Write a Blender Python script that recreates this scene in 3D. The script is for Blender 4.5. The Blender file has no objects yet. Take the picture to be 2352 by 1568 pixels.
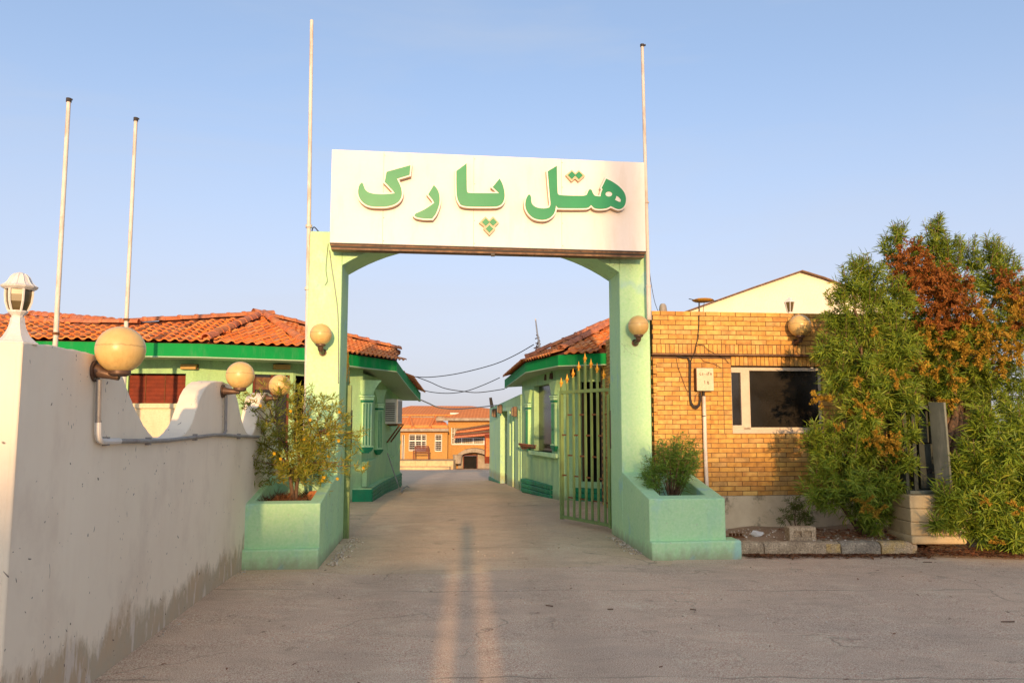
import bpy, bmesh, math, random
import numpy as np
from mathutils import Vector, Matrix
R = math.radians
rnd = random.Random(7)
S = bpy.context.scene
COL = S.collection

# ---------------------------------------------------------------- camera
PITCH = math.atan(186/1800)
CT, ST = math.cos(PITCH), math.sin(PITCH)
CAMZ = 1.6
cam_d = bpy.data.cameras.new('camera'); cam = bpy.data.objects.new('camera', cam_d); COL.objects.link(cam)
cam_d.sensor_width = 36; cam_d.lens = 1800/2352*36
cam_d.clip_start = 0.05; cam_d.clip_end = 3000
cam.location = (0, 0, CAMZ); cam.rotation_euler = (R(90)+PITCH, 0, 0)
S.camera = cam

# ---------------------------------------------------------------- sky, sun, exposure
SUN_EL = 8.0
SUNV = Vector((0.056, -1, 0)).normalized()*math.cos(R(SUN_EL)) + Vector((0, 0, math.sin(R(SUN_EL))))
w = bpy.data.worlds.new('World'); S.world = w; w.use_nodes = True
nt = w.node_tree; bg = nt.nodes['Background']
sky = nt.nodes.new('ShaderNodeTexSky'); sky.sky_type = 'NISHITA'; sky.sun_disc = False
sky.sun_elevation = R(SUN_EL); sky.sun_rotation = math.atan2(SUNV.x, SUNV.y)
sky.air_density = 0.4; sky.dust_density = 2.6; sky.ozone_density = 1.0; sky.altitude = 0
gm = nt.nodes.new('ShaderNodeGamma'); gm.inputs[1].default_value = 0.6; nt.links.new(sky.outputs[0], gm.inputs[0])   # hazier, flatter evening sky
tn = nt.nodes.new('ShaderNodeMix'); tn.data_type = 'RGBA'; tn.blend_type = 'MULTIPLY'; tn.inputs[0].default_value = 1; tn.inputs[7].default_value = (1.40, 1.48, 1.58, 1)
nt.links.new(gm.outputs[0], tn.inputs[6])
# faint high wisps, the same all round the sky
tcw = nt.nodes.new('ShaderNodeTexCoord'); mpw = nt.nodes.new('ShaderNodeMapping'); mpw.inputs['Scale'].default_value = (1.0, 1.6, 5.0); mpw.inputs['Rotation'].default_value = (.25, .3, .2)
nzw = nt.nodes.new('ShaderNodeTexNoise'); nzw.inputs['Scale'].default_value = 1.5; nzw.inputs['Detail'].default_value = 7; nzw.inputs['Roughness'].default_value = .6; nzw.inputs['Distortion'].default_value = .6
rpw = nt.nodes.new('ShaderNodeMapRange'); rpw.inputs[1].default_value = .48; rpw.inputs[2].default_value = .78; rpw.inputs[3].default_value = 0; rpw.inputs[4].default_value = .30
wsp = nt.nodes.new('ShaderNodeMix'); wsp.data_type = 'RGBA'; wsp.inputs[7].default_value = (1.75, 1.85, 2.05, 1)
nt.links.new(tcw.outputs['Generated'], mpw.inputs[0]); nt.links.new(mpw.outputs[0], nzw.inputs['Vector']); nt.links.new(nzw.outputs['Fac'], rpw.inputs[0]); nt.links.new(rpw.outputs[0], wsp.inputs[0])
nt.links.new(tn.outputs[2], wsp.inputs[6])
# dust haze low over the horizon, all the way round
hz_s = nt.nodes.new('ShaderNodeSeparateXYZ'); nt.links.new(tcw.outputs['Generated'], hz_s.inputs[0])
hz_m = nt.nodes.new('ShaderNodeMapRange'); hz_m.interpolation_type = 'SMOOTHSTEP'; hz_m.inputs[1].default_value = -.05; hz_m.inputs[2].default_value = .45; hz_m.inputs[3].default_value = .85; hz_m.inputs[4].default_value = 0
hz_x = nt.nodes.new('ShaderNodeMix'); hz_x.data_type = 'RGBA'; hz_x.inputs[7].default_value = (2.0, 1.92, 2.02, 1)
nt.links.new(hz_s.outputs[2], hz_m.inputs[0]); nt.links.new(hz_m.outputs[0], hz_x.inputs[0]); nt.links.new(wsp.outputs[2], hz_x.inputs[6]); nt.links.new(hz_x.outputs[2], bg.inputs[0]); bg.inputs[1].default_value = 0.15
sd = bpy.data.lights.new('sun', 'SUN'); sd.energy = 2.2; sd.angle = R(0.8); sd.color = (1.0, 0.625, 0.30)
so = bpy.data.objects.new('sun', sd); COL.objects.link(so)
so.rotation_euler = (-SUNV).to_track_quat('-Z', 'Y').to_euler(); so.location = (0, -5, 20)
S.view_settings.view_transform = 'Standard'; S.view_settings.look = 'None'
S.view_settings.exposure = 1.25; S.view_settings.gamma = 1
S.view_settings.use_curve_mapping = False

# ---------------------------------------------------------------- measuring helpers
def ray(px, py):                     # photograph position (2352 wide) -> slopes x/y and z/y
    a = (px-1176)/1800; c = (784-py)/1800
    y = CT - ST*c
    return a/y, (ST + CT*c)/y
def W(px, py, Y):
    rx, rz = ray(px, py); return Vector((rx*Y, Y, CAMZ+rz*Y))
def G(px, py, z=0):
    rx, rz = ray(px, py); Y = (z-CAMZ)/rz; return Vector((rx*Y, Y, z))
def gz(y):                           # ground height along the street
    pts = [(-200, 0), (16, 0), (22, -.12), (27, -.33), (65, -2.2), (80, -2.5), (2000, -2.6)]
    for (a, za), (b, zb) in zip(pts, pts[1:]):
        if y <= b: return za + (zb-za)*(y-a)/(b-a)
    return pts[-1][1]
class Plane:                         # vertical plane through P0 heading to P1
    def __init__(s, P0, P1):
        s.P = Vector((P0[0], P0[1], 0)); s.d = Vector((P1[0]-P0[0], P1[1]-P0[1], 0)).normalized()
        s.n = Vector((s.d.y, -s.d.x, 0))          # towards the camera for left-to-right walls
    def hit(s, px, py):
        rx, rz = ray(px, py)
        # (rx Y, Y) = P + t d
        det = -s.d.y*rx + s.d.x
        Y = (s.P.y*s.d.x - s.P.x*s.d.y)/det
        t = (rx*s.P.y - s.P.x)/det if abs(det) > 1e-9 else 0
        t = (rx*Y - s.P.x)*s.d.x + (Y - s.P.y)*s.d.y
        return t, CAMZ+rz*Y
    def at(s, t, z, off=0):
        p = s.P + s.d*t + s.n*off; return Vector((p.x, p.y, z))
    def pt(s, px, py, off=0):
        t, z = s.hit(px, py); return s.at(t, z, off)

# ---------------------------------------------------------------- objects
def wloc(o):
    v = Vector((0, 0, 0))
    while o is not None: v += o.location; o = o.parent
    return v
def tag(o, label=None, cat=None, group=None, kind=None):
    if label: o['label'] = label
    if cat: o['category'] = cat
    if group: o['group'] = group
    if kind: o['kind'] = kind
    return o
def thing(name, label, cat, loc=(0, 0, 0), group=None):
    o = bpy.data.objects.new(name, None); COL.objects.link(o); o.location = loc
    o.empty_display_size = .1
    return tag(o, label, cat, group)
def link(name, me, parent=None, loc=None):
    o = bpy.data.objects.new(name, me); COL.objects.link(o)
    if parent: o.parent = parent
    if loc is not None: o.location = loc
    return o
class MB:
    def __init__(s): s.v = []; s.f = []
    def add(s, vs, fs):
        b = len(s.v); s.v += [Vector(p) for p in vs]; s.f += [tuple(i+b for i in f) for f in fs]; return s
    def box(s, c, size, rz=0, ry=0, rx=0, taper=1):
        hx, hy, hz = size[0]/2, size[1]/2, size[2]/2
        M = Matrix.Rotation(rz, 3, 'Z') @ Matrix.Rotation(ry, 3, 'Y') @ Matrix.Rotation(rx, 3, 'X')
        vs = [Vector(c) + M @ Vector((x*(taper if z > 0 else 1), y*(taper if z > 0 else 1), z)) for x in (-hx, hx) for y in (-hy, hy) for z in (-hz, hz)]
        return s.add(vs, [(0, 1, 3, 2), (4, 6, 7, 5), (0, 4, 5, 1), (2, 3, 7, 6), (0, 2, 6, 4), (1, 5, 7, 3)])
    def prism(s, poly, ext):           # polygon (list of 3D points) pushed by vector ext
        n = len(poly); ext = Vector(ext)
        vs = [Vector(p) for p in poly] + [Vector(p)+ext for p in poly]
        fs = [tuple(range(n))[::-1], tuple(range(n, 2*n))] + [(i, (i+1) % n, n+(i+1) % n, n+i) for i in range(n)]
        return s.add(vs, fs)
    def tube(s, pts, r, n=6, caps=True):
        pts = [Vector(p) for p in pts]; m = len(pts); rr = r if isinstance(r, (list, tuple)) else [r]*m
        vs = []; prev = None
        for i, p in enumerate(pts):
            t = (pts[min(i+1, m-1)]-pts[max(i-1, 0)])
            t = t.normalized() if t.length > 1e-9 else Vector((0, 0, 1))
            a = prev if prev is not None else (Vector((0, 0, 1)) if abs(t.z) < .9 else Vector((1, 0, 0)))
            x = (a - t*a.dot(t)).normalized(); y = t.cross(x); prev = x
            vs += [p + (x*math.cos(2*math.pi*k/n) + y*math.sin(2*math.pi*k/n))*rr[i] for k in range(n)]
        fs = [(i*n+k, i*n+(k+1) % n, (i+1)*n+(k+1) % n, (i+1)*n+k) for i in range(m-1) for k in range(n)]
        if caps: fs += [tuple(range(n))[::-1], tuple((m-1)*n+k for k in range(n))]
        return s.add(vs, fs)
    def lathe(s, prof, c=(0, 0, 0), n=16, rz=0):
        c = Vector(c); m = len(prof)
        vs = [c+Vector((r*math.cos(2*math.pi*k/n+rz), r*math.sin(2*math.pi*k/n+rz), z)) for r, z in prof for k in range(n)]
        fs = [(i*n+k, i*n+(k+1) % n, (i+1)*n+(k+1) % n, (i+1)*n+k) for i in range(m-1) for k in range(n)]
        return s.add(vs, fs)
    def sphere(s, c, r, n=24, m=14, sq=1):
        prof = [(max(1e-4, r*math.sin(math.pi*i/m)), -r*sq*math.cos(math.pi*i/m)) for i in range(m+1)]
        return s.lathe(prof, c, n)
    def mesh(s, name, mat=None, smooth=False, off=(0, 0, 0), fixn=False, bevel=0):
        me = bpy.data.meshes.new(name); off = Vector(off)
        me.from_pydata([tuple(p-off) for p in s.v], [], s.f)
        if fixn or bevel:
            bm = bmesh.new(); bm.from_mesh(me)
            if bevel:
                bmesh.ops.remove_doubles(bm, verts=bm.verts, dist=1e-5)
                bmesh.ops.recalc_face_normals(bm, faces=bm.faces)
                es = [e for e in bm.edges if len(e.link_faces) == 2 and e.calc_face_angle(0) > .5]
                bmesh.ops.bevel(bm, geom=es, offset=bevel, segments=2, affect='EDGES', profile=.5)
            else: bmesh.ops.recalc_face_normals(bm, faces=bm.faces)
            bm.to_mesh(me); bm.free()
        if mat: me.materials.append(mat)
        if smooth:
            me.polygons.foreach_set('use_smooth', [True]*len(me.polygons))
            if smooth != 'all':
                try: me.set_sharp_from_angle(angle=R(40))
                except Exception: pass
        me.update(); return me
    def build(s, name, mat, parent=None, smooth=False, fixn=True, bevel=0, loc=None):
        pw = wloc(parent); ol = Vector(loc) if loc is not None else pw
        o = link(name, s.mesh(name, mat, smooth, ol, fixn, bevel), parent)
        o.location = ol - pw
        return o
def np_mesh(name, V, F, mat):
    me = bpy.data.meshes.new(name); n = len(V); k = F.shape[1]; m = len(F)
    me.vertices.add(n); me.vertices.foreach_set('co', V.astype(np.float32).ravel())
    me.loops.add(m*k); me.loops.foreach_set('vertex_index', F.astype(np.int32).ravel())
    me.polygons.add(m); me.polygons.foreach_set('loop_start', np.arange(0, m*k, k, dtype=np.int32))
    me.polygons.foreach_set('loop_total', np.full(m, k, dtype=np.int32))
    me.update(calc_edges=True); me.materials.append(mat); return me
def copy_tree(o, parent=None):
    c = o.copy(); COL.objects.link(c); c.parent = parent
    for ch in list(o.children): copy_tree(ch, c)
    return c
def wall(mb, pl, t0, t1, z0, z1, th, holes=(), off=0):
    """vertical wall in plane pl with rectangular holes, front face at off, back at off-th; only outer faces"""
    us = sorted({t0, t1, *[h[0] for h in holes], *[h[1] for h in holes]}); us = [u for u in us if t0 <= u <= t1]
    zs = sorted({z0, z1, *[h[2] for h in holes], *[h[3] for h in holes]}); zs = [z for z in zs if z0 <= z <= z1]
    solid = {}
    for i in range(len(us)-1):
        for j in range(len(zs)-1):
            cu, cz = (us[i]+us[i+1])/2, (zs[j]+zs[j+1])/2
            solid[i, j] = not any(h[0] < cu < h[1] and h[2] < cz < h[3] for h in holes)
    P = lambda u, z, o: pl.at(u, z, o)
    for (i, j), ok in solid.items():
        if not ok: continue
        a, b, c, d = us[i], us[i+1], zs[j], zs[j+1]
        for o_, rev in ((off, False), (off-th, True)):
            q = [P(a, c, o_), P(b, c, o_), P(b, d, o_), P(a, d, o_)]
            mb.add(q, [(3, 2, 1, 0) if rev else (0, 1, 2, 3)])
        for (di, dj), (p, q) in {(-1, 0): ((a, d), (a, c)), (1, 0): ((b, c), (b, d)), (0, -1): ((a, c), (b, c)), (0, 1): ((b, d), (a, d))}.items():
            if not solid.get((i+di, j+dj), False):
                mb.add([P(p[0], p[1], off-th), P(q[0], q[1], off-th), P(q[0], q[1], off), P(p[0], p[1], off)], [(0, 1, 2, 3)])
    return mb

# ---------------------------------------------------------------- materials
class Mt:
    def __init__(s, name):
        s.m = bpy.data.materials.new(name); s.m.use_nodes = True; s.n = s.m.node_tree.nodes; s.l = s.m.node_tree.links
        s.b = s.n['Principled BSDF']; s.tc = s.n.new('ShaderNodeTexCoord'); s.obj = s.tc.outputs['Object']
    def mapv(s, scale=(1, 1, 1), src=None):
        m = s.n.new('ShaderNodeMapping'); m.inputs['Scale'].default_value = scale; s.l.new(src or s.obj, m.inputs[0]); return m.outputs[0]
    def noise(s, scale, detail=4, rough=.55, vec=None, dist=0):
        t = s.n.new('ShaderNodeTexNoise'); t.inputs['Scale'].default_value = scale; t.inputs['Detail'].default_value = detail
        t.inputs['Roughness'].default_value = rough; t.inputs['Distortion'].default_value = dist
        s.l.new(vec or s.obj, t.inputs['Vector']); return t.outputs['Fac']
    def voro(s, scale, feature='F1', vec=None, rnd_=1):
        t = s.n.new('ShaderNodeTexVoronoi'); t.feature = feature; t.inputs['Scale'].default_value = scale
        t.inputs['Randomness'].default_value = rnd_
        s.l.new(vec or s.obj, t.inputs['Vector']); return t.outputs[0]
    def ramp(s, fac, lo, hi, a=(0, 0, 0, 1), b=(1, 1, 1, 1)):
        r = s.n.new('ShaderNodeValToRGB'); e = r.color_ramp.elements
        e[0].position = lo; e[1].position = hi; e[0].color = a; e[1].color = b
        s.l.new(fac, r.inputs[0]); return r.outputs[0]
    def mix(s, fac, a, b, mode='MIX'):
        m = s.n.new('ShaderNodeMix'); m.data_type = 'RGBA'; m.blend_type = mode
        for i, v in ((0, fac), (6, a), (7, b)):
            if isinstance(v, (int, float)): m.inputs[i].default_value = v
            elif isinstance(v, tuple): m.inputs[i].default_value = (*v[:3], 1)
            else: s.l.new(v, m.inputs[i])
        return m.outputs[2]
    def math(s, op, a, b=0, c=None, clamp=False):
        m = s.n.new('ShaderNodeMath'); m.operation = op; m.use_clamp = clamp
        for i, v in enumerate((a, b) if c is None else (a, b, c)):
            if isinstance(v, (int, float)): m.inputs[i].default_value = v
            else: s.l.new(v, m.inputs[i])
        return m.outputs[0]
    def sep(s, src=None):
        x = s.n.new('ShaderNodeSeparateXYZ'); s.l.new(src or s.obj, x.inputs[0]); return x.outputs
    def geo(s, out): g = s.n.new('ShaderNodeNewGeometry'); return g.outputs[out]
    def bump(s, h, strength=.3, dist=.01):
        b = s.n.new('ShaderNodeBump'); b.inputs['Strength'].default_value = strength; b.inputs['Distance'].default_value = dist
        prev = s.b.inputs['Normal'].links
        if prev: s.l.new(prev[0].from_socket, b.inputs['Normal'])
        s.l.new(h, b.inputs['Height']); s.l.new(b.outputs[0], s.b.inputs['Normal'])
    def color(s, c):
        if isinstance(c, tuple): s.b.inputs['Base Color'].default_value = (*c[:3], 1)
        else: s.l.new(c, s.b.inputs['Base Color'])
    def done(s, rough=.8, spec=.3, metal=0):
        if isinstance(rough, (int, float)): s.b.inputs['Roughness'].default_value = rough
        else: s.l.new(rough, s.b.inputs['Roughness'])
        s.b.inputs['Specular IOR Level'].default_value = spec; s.b.inputs['Metallic'].default_value = metal
        return s.m
def paint(name, c, c2=None, scale=2.0, rough=.75, fine=.12, bump=.15, spec=.25, metal=0, dirt=None, dirt_amt=.5, smear=None, foot=None):
    m = Mt(name); c2 = c2 or tuple(x*.8 for x in c)
    col = m.mix(m.ramp(m.noise(scale, 6, .6), .35, .68), c, c2)
    if fine: col = m.mix(fine, col, m.ramp(m.noise(scale*25, 3), .3, .7), 'OVERLAY')
    if dirt:
        st = m.noise(3, 7, .65, m.mapv((2.2, 2.2, .45)))
        col = m.mix(m.math('MULTIPLY', m.ramp(st, .52, .72), dirt_amt), col, dirt)
    if foot:
        fx = m.math('SUBTRACT', m.math('MULTIPLY', m.noise(6, 7, .7, m.mapv((1.3, 1.3, .7))), .30), m.sep()[2])
        col = m.mix(m.math('MULTIPLY', m.ramp(fx, .0, .14), .65), col, foot)
        ckv = m.n.new('ShaderNodeVectorMath'); ckv.operation = 'ADD'; m.l.new(m.obj, ckv.inputs[0]); nk = m.n.new('ShaderNodeTexNoise'); nk.inputs['Scale'].default_value = 2.5; nk.inputs['Detail'].default_value = 5; m.l.new(m.obj, nk.inputs['Vector']); m.l.new(nk.outputs['Color'], ckv.inputs[1])
        ck = m.math('MULTIPLY', m.ramp(m.voro(1.6, 'DISTANCE_TO_EDGE', ckv.outputs[0]), 0, .012, (1, 1, 1, 1), (0, 0, 0, 1)), m.ramp(m.noise(1.4, 2), .52, .6))
        col = m.mix(m.math('MULTIPLY', ck, .45), col, tuple(x*.35 for x in c)); m.bump(m.math('SUBTRACT', 1, ck), .3, .005)
        chips = m.math('MULTIPLY', m.ramp(m.noise(22, 4, .6), .70, .72), .7); col = m.mix(chips, col, (.52, .46, .36))
    if smear:
        col = m.mix(m.math('MULTIPLY', m.ramp(m.noise(2.6, 3, .5, m.mapv((1, 1, .8))), .60, .68), .4), col, smear)
        col = m.mix(m.math('MULTIPLY', m.ramp(m.noise(9, 6, .65), .62, .70), .25), col, tuple(x*.45 for x in c))
    m.color(col)
    if bump: m.bump(m.noise(60, 5), bump, .004); m.bump(m.noise(5, 4), bump*.8, .02)
    return m.done(rough, spec, metal)

def rand_mat(name, cols, rough=.8, trans=0, fine=True, spec=.25, bump=.2, both=False, scale=30):
    """colour varies piece by piece (by object and by island)"""
    m = Mt(name)
    g = m.n.new('ShaderNodeNewGeometry'); oi = m.n.new('ShaderNodeObjectInfo')
    r_ = m.math('FRACT', m.math('ADD', g.outputs['Random Per Island'], oi.outputs['Random']))
    r = m.n.new('ShaderNodeValToRGB'); e = r.color_ramp.elements
    while len(e) < len(cols): e.new(.5)
    for i, c in enumerate(cols): e[i].position = i/(len(cols)-1); e[i].color = (*c, 1)
    m.l.new(r_, r.inputs[0]); col = r.outputs[0]
    if fine:
        vec = m.n.new('ShaderNodeVectorMath'); vec.operation = 'ADD'; m.l.new(m.obj, vec.inputs[0])
        cmb = m.n.new('ShaderNodeCombineXYZ'); k = m.math('MULTIPLY', r_, 37.0); m.l.new(k, cmb.inputs[0]); m.l.new(cmb.outputs[0], vec.inputs[1])
        col = m.mix(.35, col, m.ramp(m.noise(scale, 5, .6, vec.outputs[0]), .3, .7), 'OVERLAY')
    m.color(col)
    if bump: m.bump(m.noise(scale*3, 3), bump, .003)
    if trans:
        m.b.inputs['Roughness'].default_value = rough
        tr = m.n.new('ShaderNodeBsdfTranslucent'); m.l.new(m.mix(.5, col, (.35, .45, .05)), tr.inputs[0])
        ms = m.n.new('ShaderNodeMixShader'); ms.inputs[0].default_value = trans
        m.l.new(m.b.outputs[0], ms.inputs[1]); m.l.new(tr.outputs[0], ms.inputs[2])
        m.l.new(ms.outputs[0], m.n['Material Output'].inputs[0])
    return m.done(rough, spec)

M = {}
M['mint'] = paint('mint_render', (.52, .77, .40), (.45, .72, .40), 1.3, dirt=(.30, .60, .46), dirt_amt=.3, smear=(.28, .55, .66), foot=(.30, .26, .16))
M['mint2'] = paint('mint_wall', (.42, .64, .31), (.33, .57, .31), 1.6, dirt=(.22, .32, .22), dirt_amt=.5, foot=(.22, .20, .12))
M['green'] = paint('green_fascia', (.0, .29, .06), (.005, .23, .055), 1.5, rough=.65, fine=0, spec=.12, bump=.2, dirt=(.09, .27, .12), dirt_amt=.45)
M['dgreen'] = paint('green_plinth', (.006, .24, .10), (.012, .17, .085), 3, rough=.5, dirt=(.05, .08, .05))
M['soffit'] = paint('soffit', (.40, .52, .36), (.36, .50, .34), 2)
M['gategreen'] = paint('gate_paint', (.20, .29, .10), (.15, .23, .09), 6, rough=.5, dirt=(.12, .07, .04), dirt_amt=.6)
M['rust'] = paint('rust', (.20, .09, .035), (.10, .04, .02), 20, rough=.9)
M['gold'] = paint('gold_paint', (.80, .42, .04), (.62, .26, .03), 30, rough=.45, metal=.2)
M['pole'] = paint('pole_paint', (.72, .66, .58), (.62, .54, .46), 5, rough=.6, dirt=(.25, .12, .06), dirt_amt=.8)
M['cream'] = paint('cream_wall', (.70, .58, .40), (.62, .50, .33), 1.5, dirt=(.45, .34, .20), dirt_amt=.3)
M['gable'] = paint('gable_wall', (.80, .72, .56), (.74, .65, .50), 1.2)
M['frame'] = paint('window_frame', (.60, .50, .38), (.52, .42, .31), 5, rough=.5, bump=.05)
M['white'] = paint('white_paint', (.74, .70, .64), (.66, .62, .56), 4, rough=.55, bump=.05)
def globe_mat():
    m = Mt('globe_acrylic'); g = m.tc.outputs['Generated']; z = m.sep(g)[2]
    col = m.mix(m.ramp(m.noise(5, 6, .6, g), .35, .7), (.70, .48, .18), (.66, .43, .15))
    zz = m.math('ADD', z, m.math('MULTIPLY', m.math('SUBTRACT', m.noise(9, 5, .7, g), .5), .10))
    line = m.math('SUBTRACT', 1, m.ramp(m.math('ABSOLUTE', m.math('SUBTRACT', zz, .57)), .004, .022))
    col = m.mix(m.math('MULTIPLY', line, .55), col, (.30, .17, .05))
    st = m.math('MULTIPLY', m.ramp(m.noise(7, 6, .65, m.mapv((2.2, 2.2, .25), g)), .48, .7), m.ramp(z, .15, .6, (1, 1, 1, 1), (0, 0, 0, 1)))
    col = m.mix(m.math('MULTIPLY', st, .5), col, (.42, .23, .05))
    m.color(col); m.b.inputs['Subsurface Weight'].default_value = .25; m.b.inputs['Subsurface Radius'].default_value = (.08, .05, .02); m.b.inputs['Subsurface Scale'].default_value = .5
    return m.done(m.math('ADD', .22, m.math('MULTIPLY', m.noise(6, 5, .6, g), .25)), .5)
M['globe'] = globe_mat()
M['boxlight'] = paint('amber_plastic', (.55, .36, .12), (.45, .28, .08), 7, rough=.4)
M['bronze'] = paint('bronze_metal', (.09, .055, .04), (.14, .08, .05), 14, rough=.45, metal=.3)
M['dark'] = paint('dark_metal', (.03, .028, .026), (.05, .04, .035), 8, rough=.5, bump=0)
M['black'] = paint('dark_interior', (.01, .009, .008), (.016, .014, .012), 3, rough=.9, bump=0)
M['cable'] = paint('cable_rubber', (.025, .02, .018), (.04, .03, .025), 20, rough=.6, bump=0)
M['conduit'] = paint('grey_conduit', (.33, .31, .29), (.25, .23, .21), 8, rough=.55, dirt=(.16, .10, .07), dirt_amt=.5)
M['grey'] = paint('grey_cabinet', (.17, .18, .14), (.12, .13, .105), 5, rough=.6, dirt=(.35, .33, .27), dirt_amt=.5)
M['concrete'] = paint('concrete', (.40, .34, .26), (.28, .23, .17), 3, rough=.95, bump=.6, dirt=(.12, .09, .06), dirt_amt=.7)
M['creambase'] = paint('cream_block', (.66, .49, .26), (.52, .38, .20), 4, dirt=(.25, .18, .10))
M['soil'] = paint('soil', (.10, .065, .04), (.06, .035, .02), 15, rough=1, bump=1)
M['blind'] = paint('red_blind', (.20, .028, .008), (.13, .018, .006), 9, rough=.65)
M['wood'] = paint('bench_wood', (.17, .045, .025), (.11, .03, .02), 9, rough=.6)
M['darkgrey'] = paint('cabinet_inside', (.05, .055, .045), (.035, .04, .03), 5)
M['bark'] = paint('bark', (.20, .12, .07), (.11, .07, .045), 14, rough=.95, bump=.8)
M['brick'] = rand_mat('brick_face', [(.50, .24, .055), (.62, .34, .085), (.55, .28, .065), (.68, .40, .12), (.46, .22, .06), (.60, .32, .075), (.50, .29, .10), (.64, .37, .10)], .75, scale=9)
M['mortar'] = paint('mortar', (.12, .075, .045), (.17, .11, .07), 20, rough=1)
M['tile'] = rand_mat('roof_tile', [(.74, .22, .05), (.64, .18, .045), (.78, .30, .09), (.46, .15, .06), (.70, .24, .06), (.58, .27, .13)], .75, scale=12)
M['ridge'] = rand_mat('ridge_tile', [(.56, .16, .05), (.44, .17, .10), (.58, .21, .075)], .8, scale=10)
M['deck'] = paint('roof_deck', (.16, .05, .025), (.10, .035, .02), 5)
M['tinbrown'] = paint('brown_trim', (.22, .11, .055), (.09, .045, .03), 12, rough=.5, dirt=(.40, .25, .12))
M['sign'] = paint('sign_panel', (.80, .73, .68), (.76, .69, .62), 1.2, rough=.4, fine=.03, bump=.02, dirt=(.60, .48, .34), dirt_amt=.25)
M['letter'] = paint('letter_green', (.008, .22, .085), (.015, .27, .10), 1.5, rough=.35, fine=.03, bump=0)
M['letteredge'] = paint('letter_edge', (.66, .50, .33), (.56, .38, .22), 6, rough=.5, bump=0)
M['flowerm'] = rand_mat('yellow_flower', [(.75, .45, .02), (.85, .55, .03), (.80, .35, .02)], .6, trans=.3, fine=False, bump=0)
def glass(name, c=(.012, .010, .008), rough=.08):
    m = Mt(name); m.color(m.mix(m.ramp(m.noise(1.6, 5), .4, .7), c, tuple(x*2.4 for x in c)))
    return m.done(m.math('ADD', m.math('MULTIPLY', m.noise(4, 5), .18), rough), .5)
M['glass'] = glass('tinted_glass'); M['lampglass'] = glass('lamp_glass', (.085, .06, .022), .25)
def leafm(name, cols, tr=.25, rough=.5): return rand_mat(name, cols, rough, trans=tr, fine=False, bump=0, spec=.3)
M['leafA'] = leafm('leaf_green', [(0.104, 0.178, 0.017), (0.178, 0.260, 0.020), (0.267, 0.334, 0.028), (0.134, 0.209, 0.028), (0.355, 0.355, 0.034)])
M['leafB'] = leafm('leaf_dark', [(0.033, 0.067, 0.010), (0.055, 0.096, 0.012), (0.082, 0.119, 0.012), (0.120, 0.114, 0.010)])  # inside the crowns this darker green paints in the shaded gaps
M['leafC'] = leafm('leaf_olive', [(0.158, 0.189, 0.021), (0.248, 0.253, 0.024), (0.338, 0.294, 0.029), (0.136, 0.168, 0.024), (0.406, 0.273, 0.035)])
M['leafD'] = leafm('leaf_willow', [(0.097, 0.196, 0.033), (0.148, 0.270, 0.035), (0.196, 0.270, 0.035)])
M['rustfl'] = leafm('dry_flower_red', [(0.278, 0.078, 0.018), (0.365, 0.118, 0.023), (0.214, 0.066, 0.018), (0.407, 0.171, 0.031)], .2, .8)
M['yelfl'] = leafm('dry_flower_yellow', [(0.441, 0.267, 0.026), (0.378, 0.183, 0.019), (0.503, 0.340, 0.040)], .25, .8)
M['litter'] = leafm('leaf_litter', [(.16, .05, .02), (.24, .09, .03), (.10, .04, .02), (.30, .15, .06)], 0, .9)
M['rubble'] = rand_mat('rubble', [(.62, .50, .36), (.40, .30, .20), (.75, .66, .54), (.28, .19, .12)], .95, fine=False)

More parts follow.
